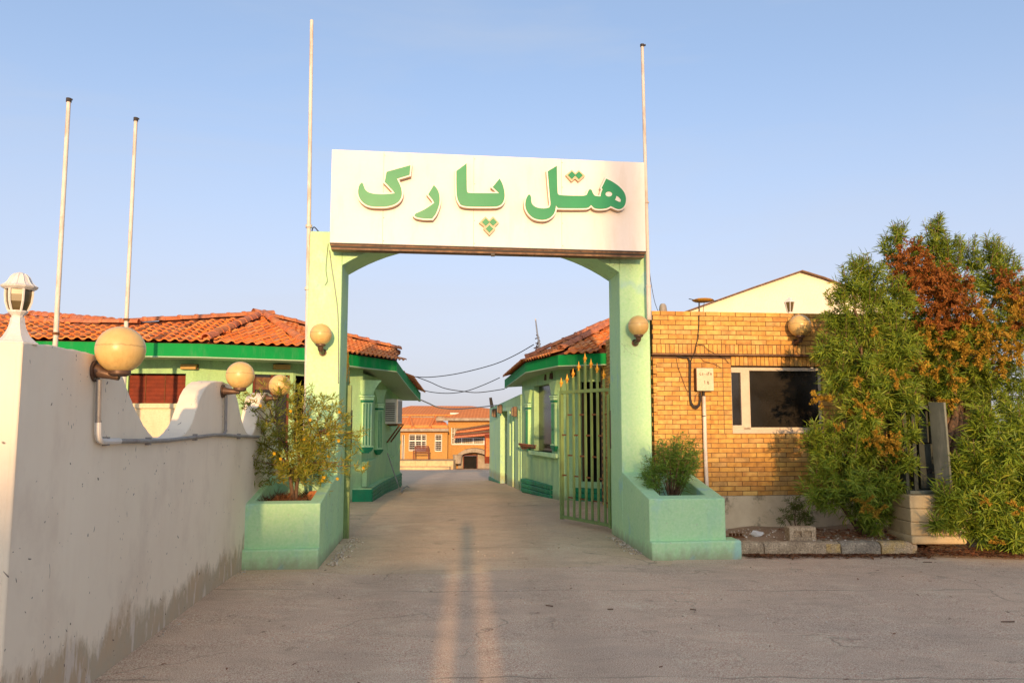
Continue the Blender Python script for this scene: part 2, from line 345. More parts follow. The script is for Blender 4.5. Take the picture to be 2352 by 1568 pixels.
def white_wall():
    m = Mt('whitewash_wall'); x, y, z = m.sep()
    col = m.mix(m.ramp(m.noise(1.1, 6, .6), .35, .7), (.90, .77, .58), (.85, .71, .53))
    col = m.mix(m.math('MULTIPLY', m.ramp(m.noise(1.6, 7, .66, m.mapv((1.3, 1.3, .9))), .5, .72), .38), col, (.60, .46, .34))
    col = m.mix(m.math('MULTIPLY', m.ramp(m.noise(3.2, 5, .6, m.mapv((1.8, 1.8, .16))), .56, .75), .10), col, (.62, .40, .24))
    # damp at the foot: broken edge with vertical streaks
    edge = m.math('ADD', m.math('MULTIPLY', m.noise(1.1, 8, .72, m.mapv((1.5, 1.5, .8))), 1.0), m.math('MULTIPLY', m.noise(9, 7, .75, m.mapv((1.4, 1.4, .6))), .26))
    h = m.math('SUBTRACT', edge, m.math('MULTIPLY', z, 1.0))
    f = m.ramp(h, .31, .44)
    stain = m.mix(m.ramp(m.noise(2.5, 7, .7, m.mapv((1.3, 1.3, .9))), .35, .65), (.36, .31, .21), (.46, .29, .15))
    stain = m.mix(m.ramp(m.noise(7, 5, .6, m.mapv((1.5, 1.5, .35))), .57, .63), stain, (.62, .52, .42))
    col = m.mix(m.math('MULTIPLY', f, .72), col, stain)
    dn = m.n.new('ShaderNodeTexNoise'); dn.inputs['Scale'].default_value = 1.9; m.l.new(m.obj, dn.inputs['Vector'])
    dv = m.n.new('ShaderNodeVectorMath'); dv.operation = 'MULTIPLY_ADD'; dv.inputs[1].default_value = (1.2, 1.2, 1.2); m.l.new(dn.outputs['Color'], dv.inputs[0]); m.l.new(m.obj, dv.inputs[2]); wv_ = dv.outputs[0]
    pocks = m.math('MAXIMUM', m.ramp(m.voro(9, 'F1', m.mapv((1.5, 1.5, .62), wv_)), .08, .12, (1, 1, 1, 1), (0, 0, 0, 1)), m.ramp(m.voro(4.2, 'F1', m.mapv((1.3, 1.3, .7), wv_)), .045, .065, (1, 1, 1, 1), (0, 0, 0, 1)))
    keep = m.ramp(m.noise(3.7, 3), .47, .50)
    pk = m.math('MULTIPLY', pocks, keep)
    col = m.mix(m.math('MULTIPLY', pk, .85), col, (.12, .085, .07))
    m.color(col); m.bump(m.noise(45, 6), .3, .004); m.bump(m.noise(2.5, 4), .35, .03)
    return m.done(.9, .15)
M['whitewall'] = white_wall()

def plinth_mat():
    m = Mt('stained_plinth')
    col = m.mix(m.ramp(m.noise(2.2, 7, .65), .35, .7), (.78, .64, .44), (.60, .46, .29))
    col = m.mix(m.math('MULTIPLY', m.ramp(m.noise(3.5, 8, .7), .55, .68), .8), col, (.10, .075, .045))
    m.color(col); m.bump(m.noise(30, 6), .5, .008); return m.done(.95, .1)
M['plinth'] = plinth_mat()

def ground_mat(name, base, c2, c3, speck=1.0, joints=False):
    m = Mt(name)
    col = m.mix(m.ramp(m.noise(.5, 7, .6), .35, .68), base, c2)
    col = m.mix(m.math('MULTIPLY', m.ramp(m.noise(.9, 6, .6, m.mapv((1, 2.6, 1)), 1.5), .5, .72), .55), col, c3)
    col = m.mix(m.math('MULTIPLY', m.ramp(m.noise(4, 6, .7), .55, .75), .35), col, tuple(x*.6 for x in base))
    col = m.mix(m.math('MULTIPLY', m.ramp(m.noise(1.7, 8, .72, m.mapv((1, 1.8, 1)), .8), .50, .62), .27), col, tuple(x*.55 for x in base))
    col = m.mix(m.math('MULTIPLY', m.ramp(m.noise(2.3, 3, .5), .68, .72), .35), col, tuple(x*.42 for x in base))
    col = m.mix(m.math('MULTIPLY', m.ramp(m.noise(.8, 8, .7, m.mapv((1, 1, 1)), .5), .56, .66), .4), col, tuple(min(.9, x*1.25) for x in c3))
    col = m.mix(.62*speck, col, m.ramp(m.noise(120, 3, .7), .32, .68), 'OVERLAY')
    col = m.mix(m.math('MULTIPLY', m.ramp(m.voro(34), .05, .13, (1, 1, 1, 1), (0, 0, 0, 1)), .55*speck), col, tuple(x*.3 for x in base))
    col = m.mix(m.math('MULTIPLY', m.ramp(m.voro(21), .03, .06, (1, 1, 1, 1), (0, 0, 0, 1)), .5*speck), col, tuple(min(1, x*1.9) for x in base))
    # hairline cracks
    dv = m.n.new('ShaderNodeVectorMath'); dv.operation = 'ADD'; m.l.new(m.obj, dv.inputs[0])
    nn = m.n.new('ShaderNodeTexNoise'); nn.inputs['Scale'].default_value = 1.3; nn.inputs['Detail'].default_value = 6; m.l.new(m.obj, nn.inputs['Vector'])
    sc = m.n.new('ShaderNodeVectorMath'); sc.operation = 'SCALE'; sc.inputs['Scale'].default_value = 1.1; m.l.new(nn.outputs['Color'], sc.inputs[0]); m.l.new(sc.outputs[0], dv.inputs[1])
    ck = m.ramp(m.voro(.42, 'DISTANCE_TO_EDGE', dv.outputs[0]), .0, .007, (1, 1, 1, 1), (0, 0, 0, 1))
    ck = m.math('MULTIPLY', ck, m.ramp(m.noise(.6, 3), .5, .6))
    col = m.mix(m.math('MULTIPLY', ck, .7), col, tuple(x*.35 for x in base))
    if joints:
        yy = m.math('ADD', m.sep()[1], m.math('MULTIPLY', m.noise(1.6, 6, .6), .22)); fr = m.math('FRACT', m.math('DIVIDE', yy, 2.6))
        jl = m.math('MULTIPLY', m.math('SUBTRACT', 1, m.ramp(fr, .004, .012)), m.ramp(m.noise(.9, 3), .42, .55)); col = m.mix(m.math('MULTIPLY', jl, .6), col, tuple(x*.3 for x in base))
        xs2 = m.math('ADD', m.math('ADD', m.sep()[0], m.math('MULTIPLY', m.sep()[1], .055)), m.math('MULTIPLY', m.noise(.5, 3), .5))
        ty = m.math('SUBTRACT', 1, m.ramp(m.math('ABSOLUTE', m.math('SUBTRACT', m.math('ABSOLUTE', m.math('SUBTRACT', xs2, .25)), .8)), .10, .34)); col = m.mix(m.math('MULTIPLY', m.math('MULTIPLY', ty, m.noise(1.5, 6, .7)), .35), col, tuple(x*.45 for x in base))
    m.color(col)
    m.bump(m.noise(90, 4, .7), .5, .006); m.bump(m.noise(7, 6, .65), .45, .02); m.bump(m.math('SUBTRACT', 1, ck), .4, .008)
    return m.done(.93, .2)
M['ground'] = ground_mat('concrete_ground', (.74, .51, .31), (.60, .43, .28), (.80, .58, .36), .9, True)
M['road'] = ground_mat('worn_asphalt', (.74, .51, .335), (.59, .42, .29), (.82, .585, .385), 1.1, True)
M['dirt'] = ground_mat('dirt_verge', (.40, .28, .17), (.30, .20, .125), (.46, .33, .21), .9)
def kerb_mat(name, a, b):
    m = Mt(name); col = m.mix(m.ramp(m.noise(5, 7, .7), .42, .58), a, b)
    col = m.mix(.6, col, m.ramp(m.noise(60, 4, .7), .3, .7), 'OVERLAY'); m.color(col)
    m.bump(m.noise(45, 6, .7), .9, .02); return m.done(.95, .1)
M['kerb_tan'] = kerb_mat('kerb_tan', (.56, .42, .27), (.40, .29, .18))
M['kerb_grey'] = kerb_mat('kerb_grey', (.42, .34, .24), (.27, .22, .16))
M['kerb_yellow'] = kerb_mat('kerb_yellow', (.56, .38, .15), (.50, .37, .23))
M['farbrick'] = paint('far_brick', (.50, .28, .085), (.42, .21, .06), 8, fine=.3)
def far_tile():
    m = Mt('far_roof'); x, y, z = m.sep()
    col = m.mix(m.ramp(m.noise(2, 5), .35, .7), (.78, .24, .06), (.84, .31, .09))
    wv = m.math('SINE', m.math('MULTIPLY', x, 22)); m.color(m.mix(m.math('MULTIPLY', m.ramp(wv, 0, .5, (1, 1, 1, 1), (0, 0, 0, 1)), .3), col, (.50, .13, .04)))
    m.bump(wv, .15, .03); return m.done(.85, .2)
M['fartile'] = far_tile()
# ================================================================ SETTING
def grid_sheet(name, xs, ys, zf, mat):
    mb = MB(); nx = len(xs)
    vs = [(x, y, zf(x, y)) for y in ys for x in xs]
    fs = [(j*nx+i, j*nx+i+1, (j+1)*nx+i+1, (j+1)*nx+i) for j in range(len(ys)-1) for i in range(nx-1)]
    mb.add(vs, fs); o = mb.build(name, mat, None, smooth='all', fixn=False); return tag(o, kind='structure')
ys = [-900, -300, -100, -40, -10] + list(np.arange(-5, 30, .5)) + list(np.arange(30, 80, 2)) + [100, 200, 600, 1500, 2500]
xs = [-2500, -600, -150, -50, -20] + list(np.arange(-10, 10.1, .5)) + [20, 50, 150, 600, 2500]
def ripple(x, y): return .012*math.sin(x*1.3+y*.7)*math.sin(y*.9-x*.4) if 0 < y < 60 and abs(x) < 12 else 0
grid_sheet('ground', xs, ys, lambda x, y: gz(y) + ripple(x, y), M['ground'])
# worn asphalt road across the foreground, lying on the ground; its far edge wanders
def road_edge(x):
    base = 8.75 + .11*x + .10*math.sin(x*1.9) + .05*math.sin(x*5.3+1)
    if x > 1.9: base = 9.78 + .02*(x-2) + .03*math.sin(x*3)
    if x > 4.9: base = 9.4 - .25*(x-4.9)
    return base
rx_ = [-40, -20, -10] + list(np.arange(-6, 9, .25)) + [12, 20, 40]
mb = MB(); N = 40; vs = []
for x in rx_:
    e = road_edge(x) if -6 <= x < 9 else (8 if x > 0 else 8.1)
    for j in range(N+1):
        y = -20 + (e+20)*(1-(1-j/N)**1.8)
        vs.append((x, y, .006 + gz(y) + (ripple(x, y) if -10 <= x <= 10 else 0)*1.0))
mb.add(vs, [(i*(N+1)+j, (i+1)*(N+1)+j, (i+1)*(N+1)+j+1, i*(N+1)+j+1) for i in range(len(rx_)-1) for j in range(N)])
road = tag(mb.build('road', M['road'], smooth='all', fixn=False), kind='structure')

# dirt verge behind the kerb
verge = MB(); vx = list(np.arange(1.9, 9.2, .15)); vy = list(np.arange(9.86, 11.6, .12)); vs = []
for x in vx:
    for y in vy:
        front = (y-9.86) < .05
        z = .13 + .012*math.sin(x*5+y*3) + .012*math.sin(x*9.1-y*7)
        if x > 5.1: z = .13*max(0, 1-(x-5.1)*1.2)*min(1, (y-9.8)*1.5) + .03 + .01*math.sin(x*7+y*3)
        vs.append((x, y-(.25*(x-5.1) if x > 5.1 and y < 10.6 else 0)*max(0, (10.6-y)/.74), z))
n_ = len(vy)
verge.add(vs, [(i*n_+j, (i+1)*n_+j, (i+1)*n_+j+1, i*n_+j+1) for i in range(len(vx)-1) for j in range(n_-1)])
tag(verge.build('dirt_verge', M['dirt'], smooth='all', fixn=False), kind='structure')

# kerb stones
ks = [(1690, 1755, 'kerb_tan', 'short eroded tan kerb stone against the right mint planter'),
      (1757, 1931, 'kerb_tan', 'long crumbling tan kerb stone, yellow paint left on its right end'),
      (1934, 2024, 'kerb_grey', 'grey pitted kerb stone between the crumbling tan and the yellow one'),
      (2027, 2108, 'kerb_yellow', 'yellow stained kerb stone at the open end of the kerb')]
for i, (a, b, mt, lb) in enumerate(ks):
    P0 = G(a, 1272 if i < 2 else 1268, .0); P1 = G(b, 1270 if i < 1 else 1266, .0)
    y0 = 9.72 + (P0.x-2.8)*.02; x0, x1 = ray(a, 1268)[0]*y0, ray(b, 1268)[0]*y0
    bm = bmesh.new(); bmesh.ops.create_grid(bm, x_segments=1, y_segments=1, size=.5); bm.clear()
    mb = MB(); nx = max(4, int((x1-x0)/.05)); prof = [(0, -.05), (0, .04), (.006, .10), (.03, .145), (.09, .155), (.16, .15), (.17, -.05)]
    vs = []
    for k in range(nx+1):
        f = k/nx; x = x0+(x1-x0)*f
        for (py_, pz_) in prof:
            er = .014 if mt != 'kerb_yellow' else .005
            w_ = (rnd.random()-.5)*er*(1 if pz_ > 0 else 0) + (.018 if k in (0, nx) and pz_ > .1 else 0)
            vs.append((x, y0+py_+w_+(.012 if k in (0, nx) and py_ == 0 else 0), pz_ + (rnd.random()-.5)*er*(pz_ > .05) - (.008 if k in (0, nx) and pz_ > .1 else 0)))
    m_ = len(prof)
    mb.add(vs, [(k*m_+j, (k+1)*m_+j, (k+1)*m_+j+1, k*m_+j+1) for k in range(nx) for j in range(m_-1)] + [tuple(range(m_))[::-1], tuple(nx*m_+j for j in range(m_))])
    o = mb.build('kerb_stone', M[mt], smooth=True, loc=(x0, y0, 0)); bm.free()
    tag(o, lb, 'kerb stone', 'kerb stones along the dirt verge')
    if i == 1:
        q = MB().box((x1-.09, y0-.004, .085), (.17, .01, .10)); q.build('paint_patch', M['kerb_yellow'], o)

# ================================================================ GATE
U = Vector((.9917, .1288, 0)).normalized(); V_ = Vector((-.085, .9964, 0))
LP = Vector((-2.266, 10.3, 0))       # left pillar: inner front corner
RP = Vector((1.50, 10.8, 0))         # right pillar: inner front corner
DEP = .72; PW = .43
gate = thing('gateway_arch', 'mint green arched hotel gateway of two square pillars joined by a curved beam', 'gateway', (-.35, 10.55, 0))
def pillar(inner, side, ztop, name):
    mb = MB(); a = inner; b = inner + U*PW*side
    poly = [a, b, b+V_*DEP, a+V_*DEP]
    if side < 0: poly = [b, a, a+V_*DEP, b+V_*DEP]
    mb.prism([Vector((p.x, p.y, 0)) for p in poly], (0, 0, ztop))
    return mb.build(name, M['mint'], gate, bevel=.02)
pillar(LP, -1, 4.14, 'pillar'); pillar(RP, 1, 4.10, 'pillar')
# beam with arched underside
mb = MB(); n = 28; D_ = (RP-LP); front = []; 
zs = []
for i in range(n+1):
    f = i/n; s_ = abs(2*f-1); zs.append(3.69 + .46*(1-s_**2.7))
vs = []
for i in range(n+1):
    p = LP + D_*(i/n)
    for q, z in ((p, zs[i]), (p, 4.66), (p+V_*DEP, 4.66), (p+V_*DEP, zs[i])): vs.append((q.x, q.y, z))
mb.add(vs, [(i*4+k, i*4+(k+1) % 4, (i+1)*4+(k+1) % 4, (i+1)*4+k) for i in range(n) for k in range(4)] + [(0, 1, 2, 3), (n*4+3, n*4+2, n*4+1, n*4)])
# the beam sits 3 mm behind the pillars' faces
for k in range(len(mb.v)):
    mb.v[k] = mb.v[k] + V_*(.003 if k % 4 in (0, 1) else -.003)
mb.build('arched_beam', M['mint'], gate, smooth=True)

# ---- sign
SP = Plane(W(757, 568, 10.0), W(1485, 585, 10.52)); sl = SP.hit(757, 568)[0]; sr = SP.hit(1484, 585)[0]
SZ0 = 3.925; SZ1 = 5.17
sign = thing('hotel_sign', 'long white box sign with raised green Persian letters on top of the gateway', 'sign', SP.at((sl+sr)/2, SZ0, 0))
sb = MB(); sb.prism([SP.at(sl+.01, SZ0+.01, -.02), SP.at(sr-.01, SZ0+.01, -.02), SP.at(sr-.01, SZ1-.01, -.02), SP.at(sl+.01, SZ1-.01, -.02)], -SP.n*.22)
sb.build('sign_case', M['tinbrown'], sign)
seams = [sl] + [SP.hit(x, 470)[0] for x in (880, 1088, 1290)] + [sr]
for a, b in zip(seams, seams[1:]):
    p = MB(); tilt = rnd.uniform(-.002, .003)
    p.prism([SP.at(a+.0015, SZ0, 0), SP.at(b-.0015, SZ0, tilt), SP.at(b-.0015, SZ1, tilt), SP.at(a+.0015, SZ1, 0)], -SP.n*.018)
    p.build('sign_panel', M['sign'], sign)
sc_ = MB()
for t in seams[1:-1]:
    for z in (SZ0+.04, SZ0+.35, SZ0+.85, SZ1-.05): sc_.box(SP.at(t+.012, z, .003), (.008, .008, .008))
o = sc_.build('seam_screws', M['tinbrown'], sign); tag(o, kind='stuff')
for k, (dz, th, dep, mt) in enumerate([(-.014, .012, .005, 'dark'), (-.034, .018, -.012, 'tinbrown'), (-.052, .016, -.03, 'dark'), (-.078, .024, -.045, 'tinbrown')]):
    p = MB(); z = SZ0+dz
    p.prism([SP.at(sl+.005*k, z, dep), SP.at(sr-.004*k, z, dep), SP.at(sr-.004*k, z+th, dep), SP.at(sl+.005*k, z+th, dep)], -SP.n*.16)
    p.build('bottom_trim', M[mt], sign)
MB().box(SP.at((sl+sr)/2+.02, SZ0-.095, -.05), (.05, .05, .04)).build('bracket_stub', M['dark'], sign)

# ---- letters
def zc(x, y, x0, y0, s): return ((x0+x/s)/1.13138, (y0+y/s)/1.13138)
K = lambda pts: [zc(x, y, 840, 380, 5.113) for x, y in pts]
O_ = lambda pts: [zc(x, y, 780, 340, 2.45) for x, y in pts]
T_ = lambda pts: [zc(x, y, 1280, 380, 5.113) for x, y in pts]
def smooth_poly(pts, sharp=38):
    """round the gentle corners (Chaikin), keep the sharp ones"""
    P = [Vector(p) for p in pts]; n = len(P); out = []
    for i in range(n):
        a, b, c = P[i-1], P[i], P[(i+1) % n]; u, v = b-a, c-b
        ang = math.degrees(u.angle(v)) if u.length > 0 and v.length > 0 else 0
        if ang > sharp: out.append(b)
        else: out += [b.lerp(a, .25), b.lerp(c, .25)]
    return out
def letter(name, rings, off, depth, y0, mat, parent, smooth=True):
    cu = bpy.data.curves.new(name, 'CURVE'); cu.dimensions = '2D'; cu.fill_mode = 'BOTH'
    for ring in rings:
        pts = [SP.hit(*p) for p in ring]
        c = (sl+sr)/2; pts = [(t-c, z-SZ0) for t, z in pts]
        if smooth and len(pts) > 6: pts = smooth_poly(smooth_poly(pts))
        ar = sum(a[0]*b[1]-b[0]*a[1] for a, b in zip(pts, pts[1:]+pts[:1]))
        if (ar < 0) != (ring is not rings[0]): pts = pts[::-1]
        if off:
            q = [Vector(a) for a in pts]; q = [a for i, a in enumerate(q) if (a-q[i-1]).length > 1e-4]; m_ = len(q); out = []
            for i in range(m_):
                d0 = (q[i]-q[i-1]).normalized(); d1 = (q[(i+1) % m_]-q[i]).normalized(); n0 = Vector((d0.y, -d0.x)); n1 = Vector((d1.y, -d1.x))
                b = n0+n1; b = b.normalized() if b.length > 1e-3 else n0; k = off/max(.45, b.dot(n0)); out.append(q[i]+b*k)
            pts = [tuple(a) for a in out]
        sp = cu.splines.new('POLY'); sp.points.add(len(pts)-1)
        for q, (x, y) in zip(sp.points, pts): q.co = (x, y, 0, 1)
        sp.use_cyclic_u = True
    cu.extrude = depth/2
    tmp = bpy.data.objects.new('tmp', cu); COL.objects.link(tmp)
    me = bpy.data.meshes.new_from_object(tmp.evaluated_get(bpy.context.evaluated_depsgraph_get()))
    bpy.data.objects.remove(tmp)
    d = SP.d; n = SP.n
    for v in me.vertices:
        x, y, z = v.co; p = d*x + Vector((0, 0, y)) + n*(y0 + depth/2 + z); v.co = p
    bm = bmesh.new(); bm.from_mesh(me); bmesh.ops.recalc_face_normals(bm, faces=bm.faces); bm.to_mesh(me); bm.free()
    me.materials.clear(); me.materials.append(M[mat]); me.name = name
    return link(name, me, parent)
kaf = K([(1160, 283), (1148, 410), (980, 460), (1012, 520), (1035, 575), (1048, 640), (1040, 710), (1000, 768), (930, 808), (840, 828), (760, 830), (670, 828), (600, 815), (540, 780), (495, 730), (472, 670), (468, 620), (480, 560), (500, 525), (520, 513), (535, 525), (545, 560), (562, 605), (600, 640), (680, 662), (780, 667), (870, 663), (952, 652), (935, 622), (820, 503), (845, 370)])
re_ = K([(1467, 543), (1500, 580), (1530, 630), (1545, 700), (1543, 780), (1520, 860), (1490, 930), (1445, 985), (1340, 985), (1235, 968), (1212, 945), (1225, 920), (1330, 875), (1430, 810), (1472, 778), (1455, 740), (1393, 666)])
pe = O_([(1057, 222), (1058, 392), (1062, 404), (1074, 410), (1262, 410), (1221, 371), (1265, 318), (1283, 348), (1296, 395), (1298, 440), (1284, 475), (1262, 490), (1235, 496), (1050, 495), (1018, 482), (999, 450), (992, 400), (992, 270)])
htl = T_([(838, 290), (846, 640), (855, 665), (885, 678), (1000, 683), (1120, 685), (1195, 685), (1230, 672), (1248, 632), (1260, 606), (1278, 598), (1296, 608), (1312, 652), (1335, 682), (1372, 692), (1415, 692), (1420, 645), (1442, 598), (1428, 580), (1488, 458), (1560, 492), (1640, 545), (1700, 600), (1735, 655), (1750, 710), (1748, 770), (1727, 825), (1692, 855), (1650, 862), (1610, 850), (1548, 820), (1505, 848), (1440, 858), (1370, 857), (1325, 845), (1290, 806), (1258, 840), (1220, 849), (1000, 849), (850, 846), (828, 812), (815, 895), (780, 948), (730, 985), (670, 1003), (610, 1000), (540, 985), (480, 940), (440, 885), (420, 820), (425, 750), (445, 695), (468, 668), (488, 672), (500, 705), (500, 760), (517, 803), (560, 835), (620, 850), (690, 852), (738, 838), (758, 800), (745, 700), (718, 362)])
eye1 = T_([(1523+45*math.cos(a), 662+33*math.sin(a)) for a in np.linspace(0, 2*math.pi, 14, endpoint=False)])
eye2 = T_([(1622, 683), (1660, 705), (1682, 738), (1676, 766), (1655, 766), (1603, 736), (1618, 712)])
dia = lambda f, cx, cy, h: f([(cx, cy-h), (cx+h, cy), (cx, cy+h), (cx-h, cy)])
letters = [('letter', [kaf], 'green Persian letter kaf at the left end of the sign'), ('letter', [re_], 'green Persian letter re hooked below the line'),
           ('letter', [pe], 'green joined Persian letters pe and alef in the middle'), ('letter', [htl, eye1, eye2], 'long joined green Persian word hotel at the right')]
for nm, rings, lb in letters:
    e = letter('letter', [rings[0]], .019, .085, .0, 'letteredge', sign)
    e['label'] = lb
    letter('letter_rim', [rings[0]], .019, .003, .0855, 'sign', e)
    letter('letter_face', rings, 0, .005, .089, 'letter', e)
d3 = K([(2150, 962), (2203, 1012), (2250, 962), (2312, 1028), (2262, 1075), (2268, 1108), (2203, 1178), (2138, 1108), (2142, 1075), (2085, 1028)])
e = letter('letter_dots', [d3], .012, .05, 0, 'letteredge', sign, False); e['label'] = 'three green diamond dots under the middle letters'
for c in ((2155, 1022), (2252, 1022), (2203, 1110)): letter('dot_face', [dia(K, c[0], c[1], 52)], 0, .006, .051, 'letter', e, False)
d2 = T_([(1043, 345), (1090, 390), (1135, 347), (1202, 408), (1130, 472), (1088, 428), (1040, 472), (978, 400)])
e = letter('letter_dots', [d2], .012, .05, 0, 'letteredge', sign, False); e['label'] = 'pair of green diamond dots above the word at the right'
for c in ((1043, 402), (1136, 404)): letter('dot_face', [dia(T_, c[0], c[1], 53)], 0, .006, .051, 'letter', e, False)

# ---- planters, sloping up to the pillars
def planter(side, label, w_front, y_inner):
    root = thing('planter', label, 'planter', (0, 0, 0), 'mint planters at the foot of the gateway')
    inner = LP if side < 0 else RP
    L = y_inner                                # length in front of the pillar
    A = inner - V_*L; B = A + U*w_front*side   # front inner / outer
    Ab = inner.copy() - V_*.004; Bb = inner + U*(w_front*1.0)*side - V_*.004
    zf, zb = .70, .93
    root.location = ((A.x+B.x)/2, (A.y+B.y)/2, 0)
    def P(f, g, z, base=A):                    # f: 0 inner..1 outer, g: 0 front..1 back
        p = A.lerp(B, f).lerp(Ab.lerp(Bb, f), g); return Vector((p.x, p.y, z))
    zt = lambda g: zf + (zb-zf)*g
    mb = MB(); f0, f1, g0, g1 = .20, .80, .12, .97
    if side < 0: f0, f1, g0, g1 = .16, .90, .10, .97
    o = [P(0, 0, 0), P(1, 0, 0), P(1, 1, 0), P(0, 1, 0), P(0, 0, zt(0)), P(1, 0, zt(0)), P(1, 1, zt(1)), P(0, 1, zt(1))]
    i_ = [P(f0, g0, zt(g0)), P(f1, g0, zt(g0)), P(f1, g1, zt(g1)), P(f0, g1, zt(g1)), P(f0, g0, .45), P(f1, g0, .45), P(f1, g1, .45), P(f0, g1, .45)]
    mb.add(o+i_, [(0, 1, 5, 4), (1, 2, 6, 5), (2, 3, 7, 6), (3, 0, 4, 7), (4, 5, 9, 8), (5, 6, 10, 9), (6, 7, 11, 10), (7, 4, 8, 11), (8, 9, 13, 12), (9, 10, 14, 13), (10, 11, 15, 14), (11, 8, 12, 15)])
    mb.build('planter_box', M['mint'], root, bevel=.014)
    # stepped foot along the front
    ft = MB(); e = .10; ex = .045 if side > 0 else .02
    def Q(f, d, z): p = A.lerp(B, f) - V_*d; return Vector((p.x, p.y, z))
    fa, fb = -.004/w_front, 1+(.16 if side > 0 else .05)/w_front
    hz = .215
    back = -.22
    ft.add([Q(fa, e, -.02), Q(fb, e-.01, -.02), Q(fb, back, -.02), Q(fa, back, -.02), Q(fa, e-.006, hz), Q(fb, e-.016, hz), Q(fb, back, hz), Q(fa, back, hz)],
           [(0, 1, 5, 4), (1, 2, 6, 5), (2, 3, 7, 6), (3, 0, 4, 7), (4, 5, 6, 7), (3, 2, 1, 0)])
    ft.build('planter_foot', M['mint'], root, bevel=.02)
    s = MB(); gx = 14; zz = .52 if side > 0 else .62
    vs = [P(f0+(f1-f0)*a/gx, g0+(g1-g0)*b/gx, zz + rnd.uniform(-.015, .03)) for a in range(gx+1) for b in range(gx+1)]
    s.add(vs, [(a*(gx+1)+b, (a+1)*(gx+1)+b, (a+1)*(gx+1)+b+1, a*(gx+1)+b+1) for a in range(gx) for b in range(gx)])
    so_ = s.build('soil', M['soil'], root); 
    return root, P
planterL, PLf = planter(-1, 'left mint green planter with the yellow flowering shrub beside the white wall', .83, 1.37)
planterR, PRf = planter(1, 'right mint green planter with the small willowy shrub beside the brick building', .94, 1.40)

# ---- flagpoles
def flagpole(p0, p1, r0, r1, label, joints, cap=None, name='flagpole', grp='tall white flagpoles'):
    root = thing(name, label, 'flagpole', p0, grp); p0, p1 = Vector(p0), Vector(p1)
    at = lambda f: p0.lerp(p1, f)
    MB().tube([at(0), at(joints[0])], r0, 12).build('lower_tube', M['pole'], root, smooth=True)
    MB().tube([at(joints[0]), at(1)], [(r0+r1)/2*.98, r1], 12).build('upper_tube', M['pole'], root, smooth=True)
    for f in joints: MB().tube([at(f-.003), at(f+.003)], r0*1.12, 12).build('collar', M['rust'] if cap == 'dark' else M['pole'], root, smooth=True)
    if cap: MB().tube([at(.997), at(1.006)], r1*1.35, 10).tube([at(1.003), at(1.003)+Vector((.05, 0, .0))], .015, 6).build('pulley_cap', M['dark'], root)
    return root
pl_ = W(704, 905, 10.36); top = W(716, 47, 10.36)
b_ = pl_.copy(); b_ = pl_ + (pl_-top).normalized()*.9; flagpole(b_, top, .040, .024, 'tall thin white flagpole fixed to the outer side of the left gate pillar', [.12, .38, .52])
pr_ = W(1491, 725, 10.72); top = W(1475, 106, 10.72)
flagpole(pr_ + (pr_-top).normalized()*.06, top, .034, .022, 'thin white flagpole with a small pulley rising behind the right end of the sign', [.12, .42], cap='small')
def vpole(px, pyb, Y, ptop, r0, r1, lb, joints):
    a = W(px, pyb, Y); t = W(ptop[0], ptop[1], Y); a2 = a + (a-t)*((a.z)/(t.z-a.z)); flagpole((a2.x, a2.y, 0), t, r0, r1, lb, joints, cap='dark')
vpole(127, 790, 11.0, (158, 232), .042, .028, 'leftmost white flagpole with dark cap and rust spots behind the white wall', [.42, .455])
vpole(290, 745, 11.9, (312, 276), .038, .026, 'second white flagpole from the left with dark cap above the big globe lamp', [.45, .50])

# ================================================================ WHITE WALL with scallops
A0 = G(210, 1568); A1 = G(563, 1303)
WP = Plane(A0, A1)
def z1c(x, y): return ((0+x/2.6133)/1.13138, (680+y/2.6133)/1.13138)
wt = lambda x, y: WP.hit(*z1c(x, y))
tc0 = WP.hit(40, 970)[0]
prof = [(tc0, wt(150, 545)[1])] + [wt(*p) for p in [(260, 553), (400, 575), (520, 597), (640, 625), (740, 680), (800, 725), (835, 768), (880, 900), (915, 985), (950, 1060), (995, 1135), (1040, 1188), (1075, 1197), (1230, 1190), (1265, 1160), (1300, 1105), (1328, 1030), (1350, 955), (1375, 890), (1400, 850), (1425, 822), (1455, 812), (1490, 810), (1530, 817), (1560, 830), (1582, 855), (1600, 885), (1618, 950), (1635, 1040), (1655, 1120), (1685, 1170), (1712, 1178), (1735, 1130), (1752, 1040), (1768, 950), (1785, 905), (1810, 890), (1840, 892), (1860, 930)]]
tend = WP.hit(598, 1000)[0]
prof += [(prof[-1][0]+.25, prof[-1][1]-.45), (prof[-1][0]+.5, prof[-1][1]-.75), (prof[-1][0]+.9, prof[-1][1]-.8)]
# smooth
pp = [Vector(p) for p in prof]
for _ in range(2):
    q = [pp[0]]
    for a, b in zip(pp, pp[1:]): q += [a.lerp(b, .25), a.lerp(b, .75)]
    pp = q + [pp[-1]]
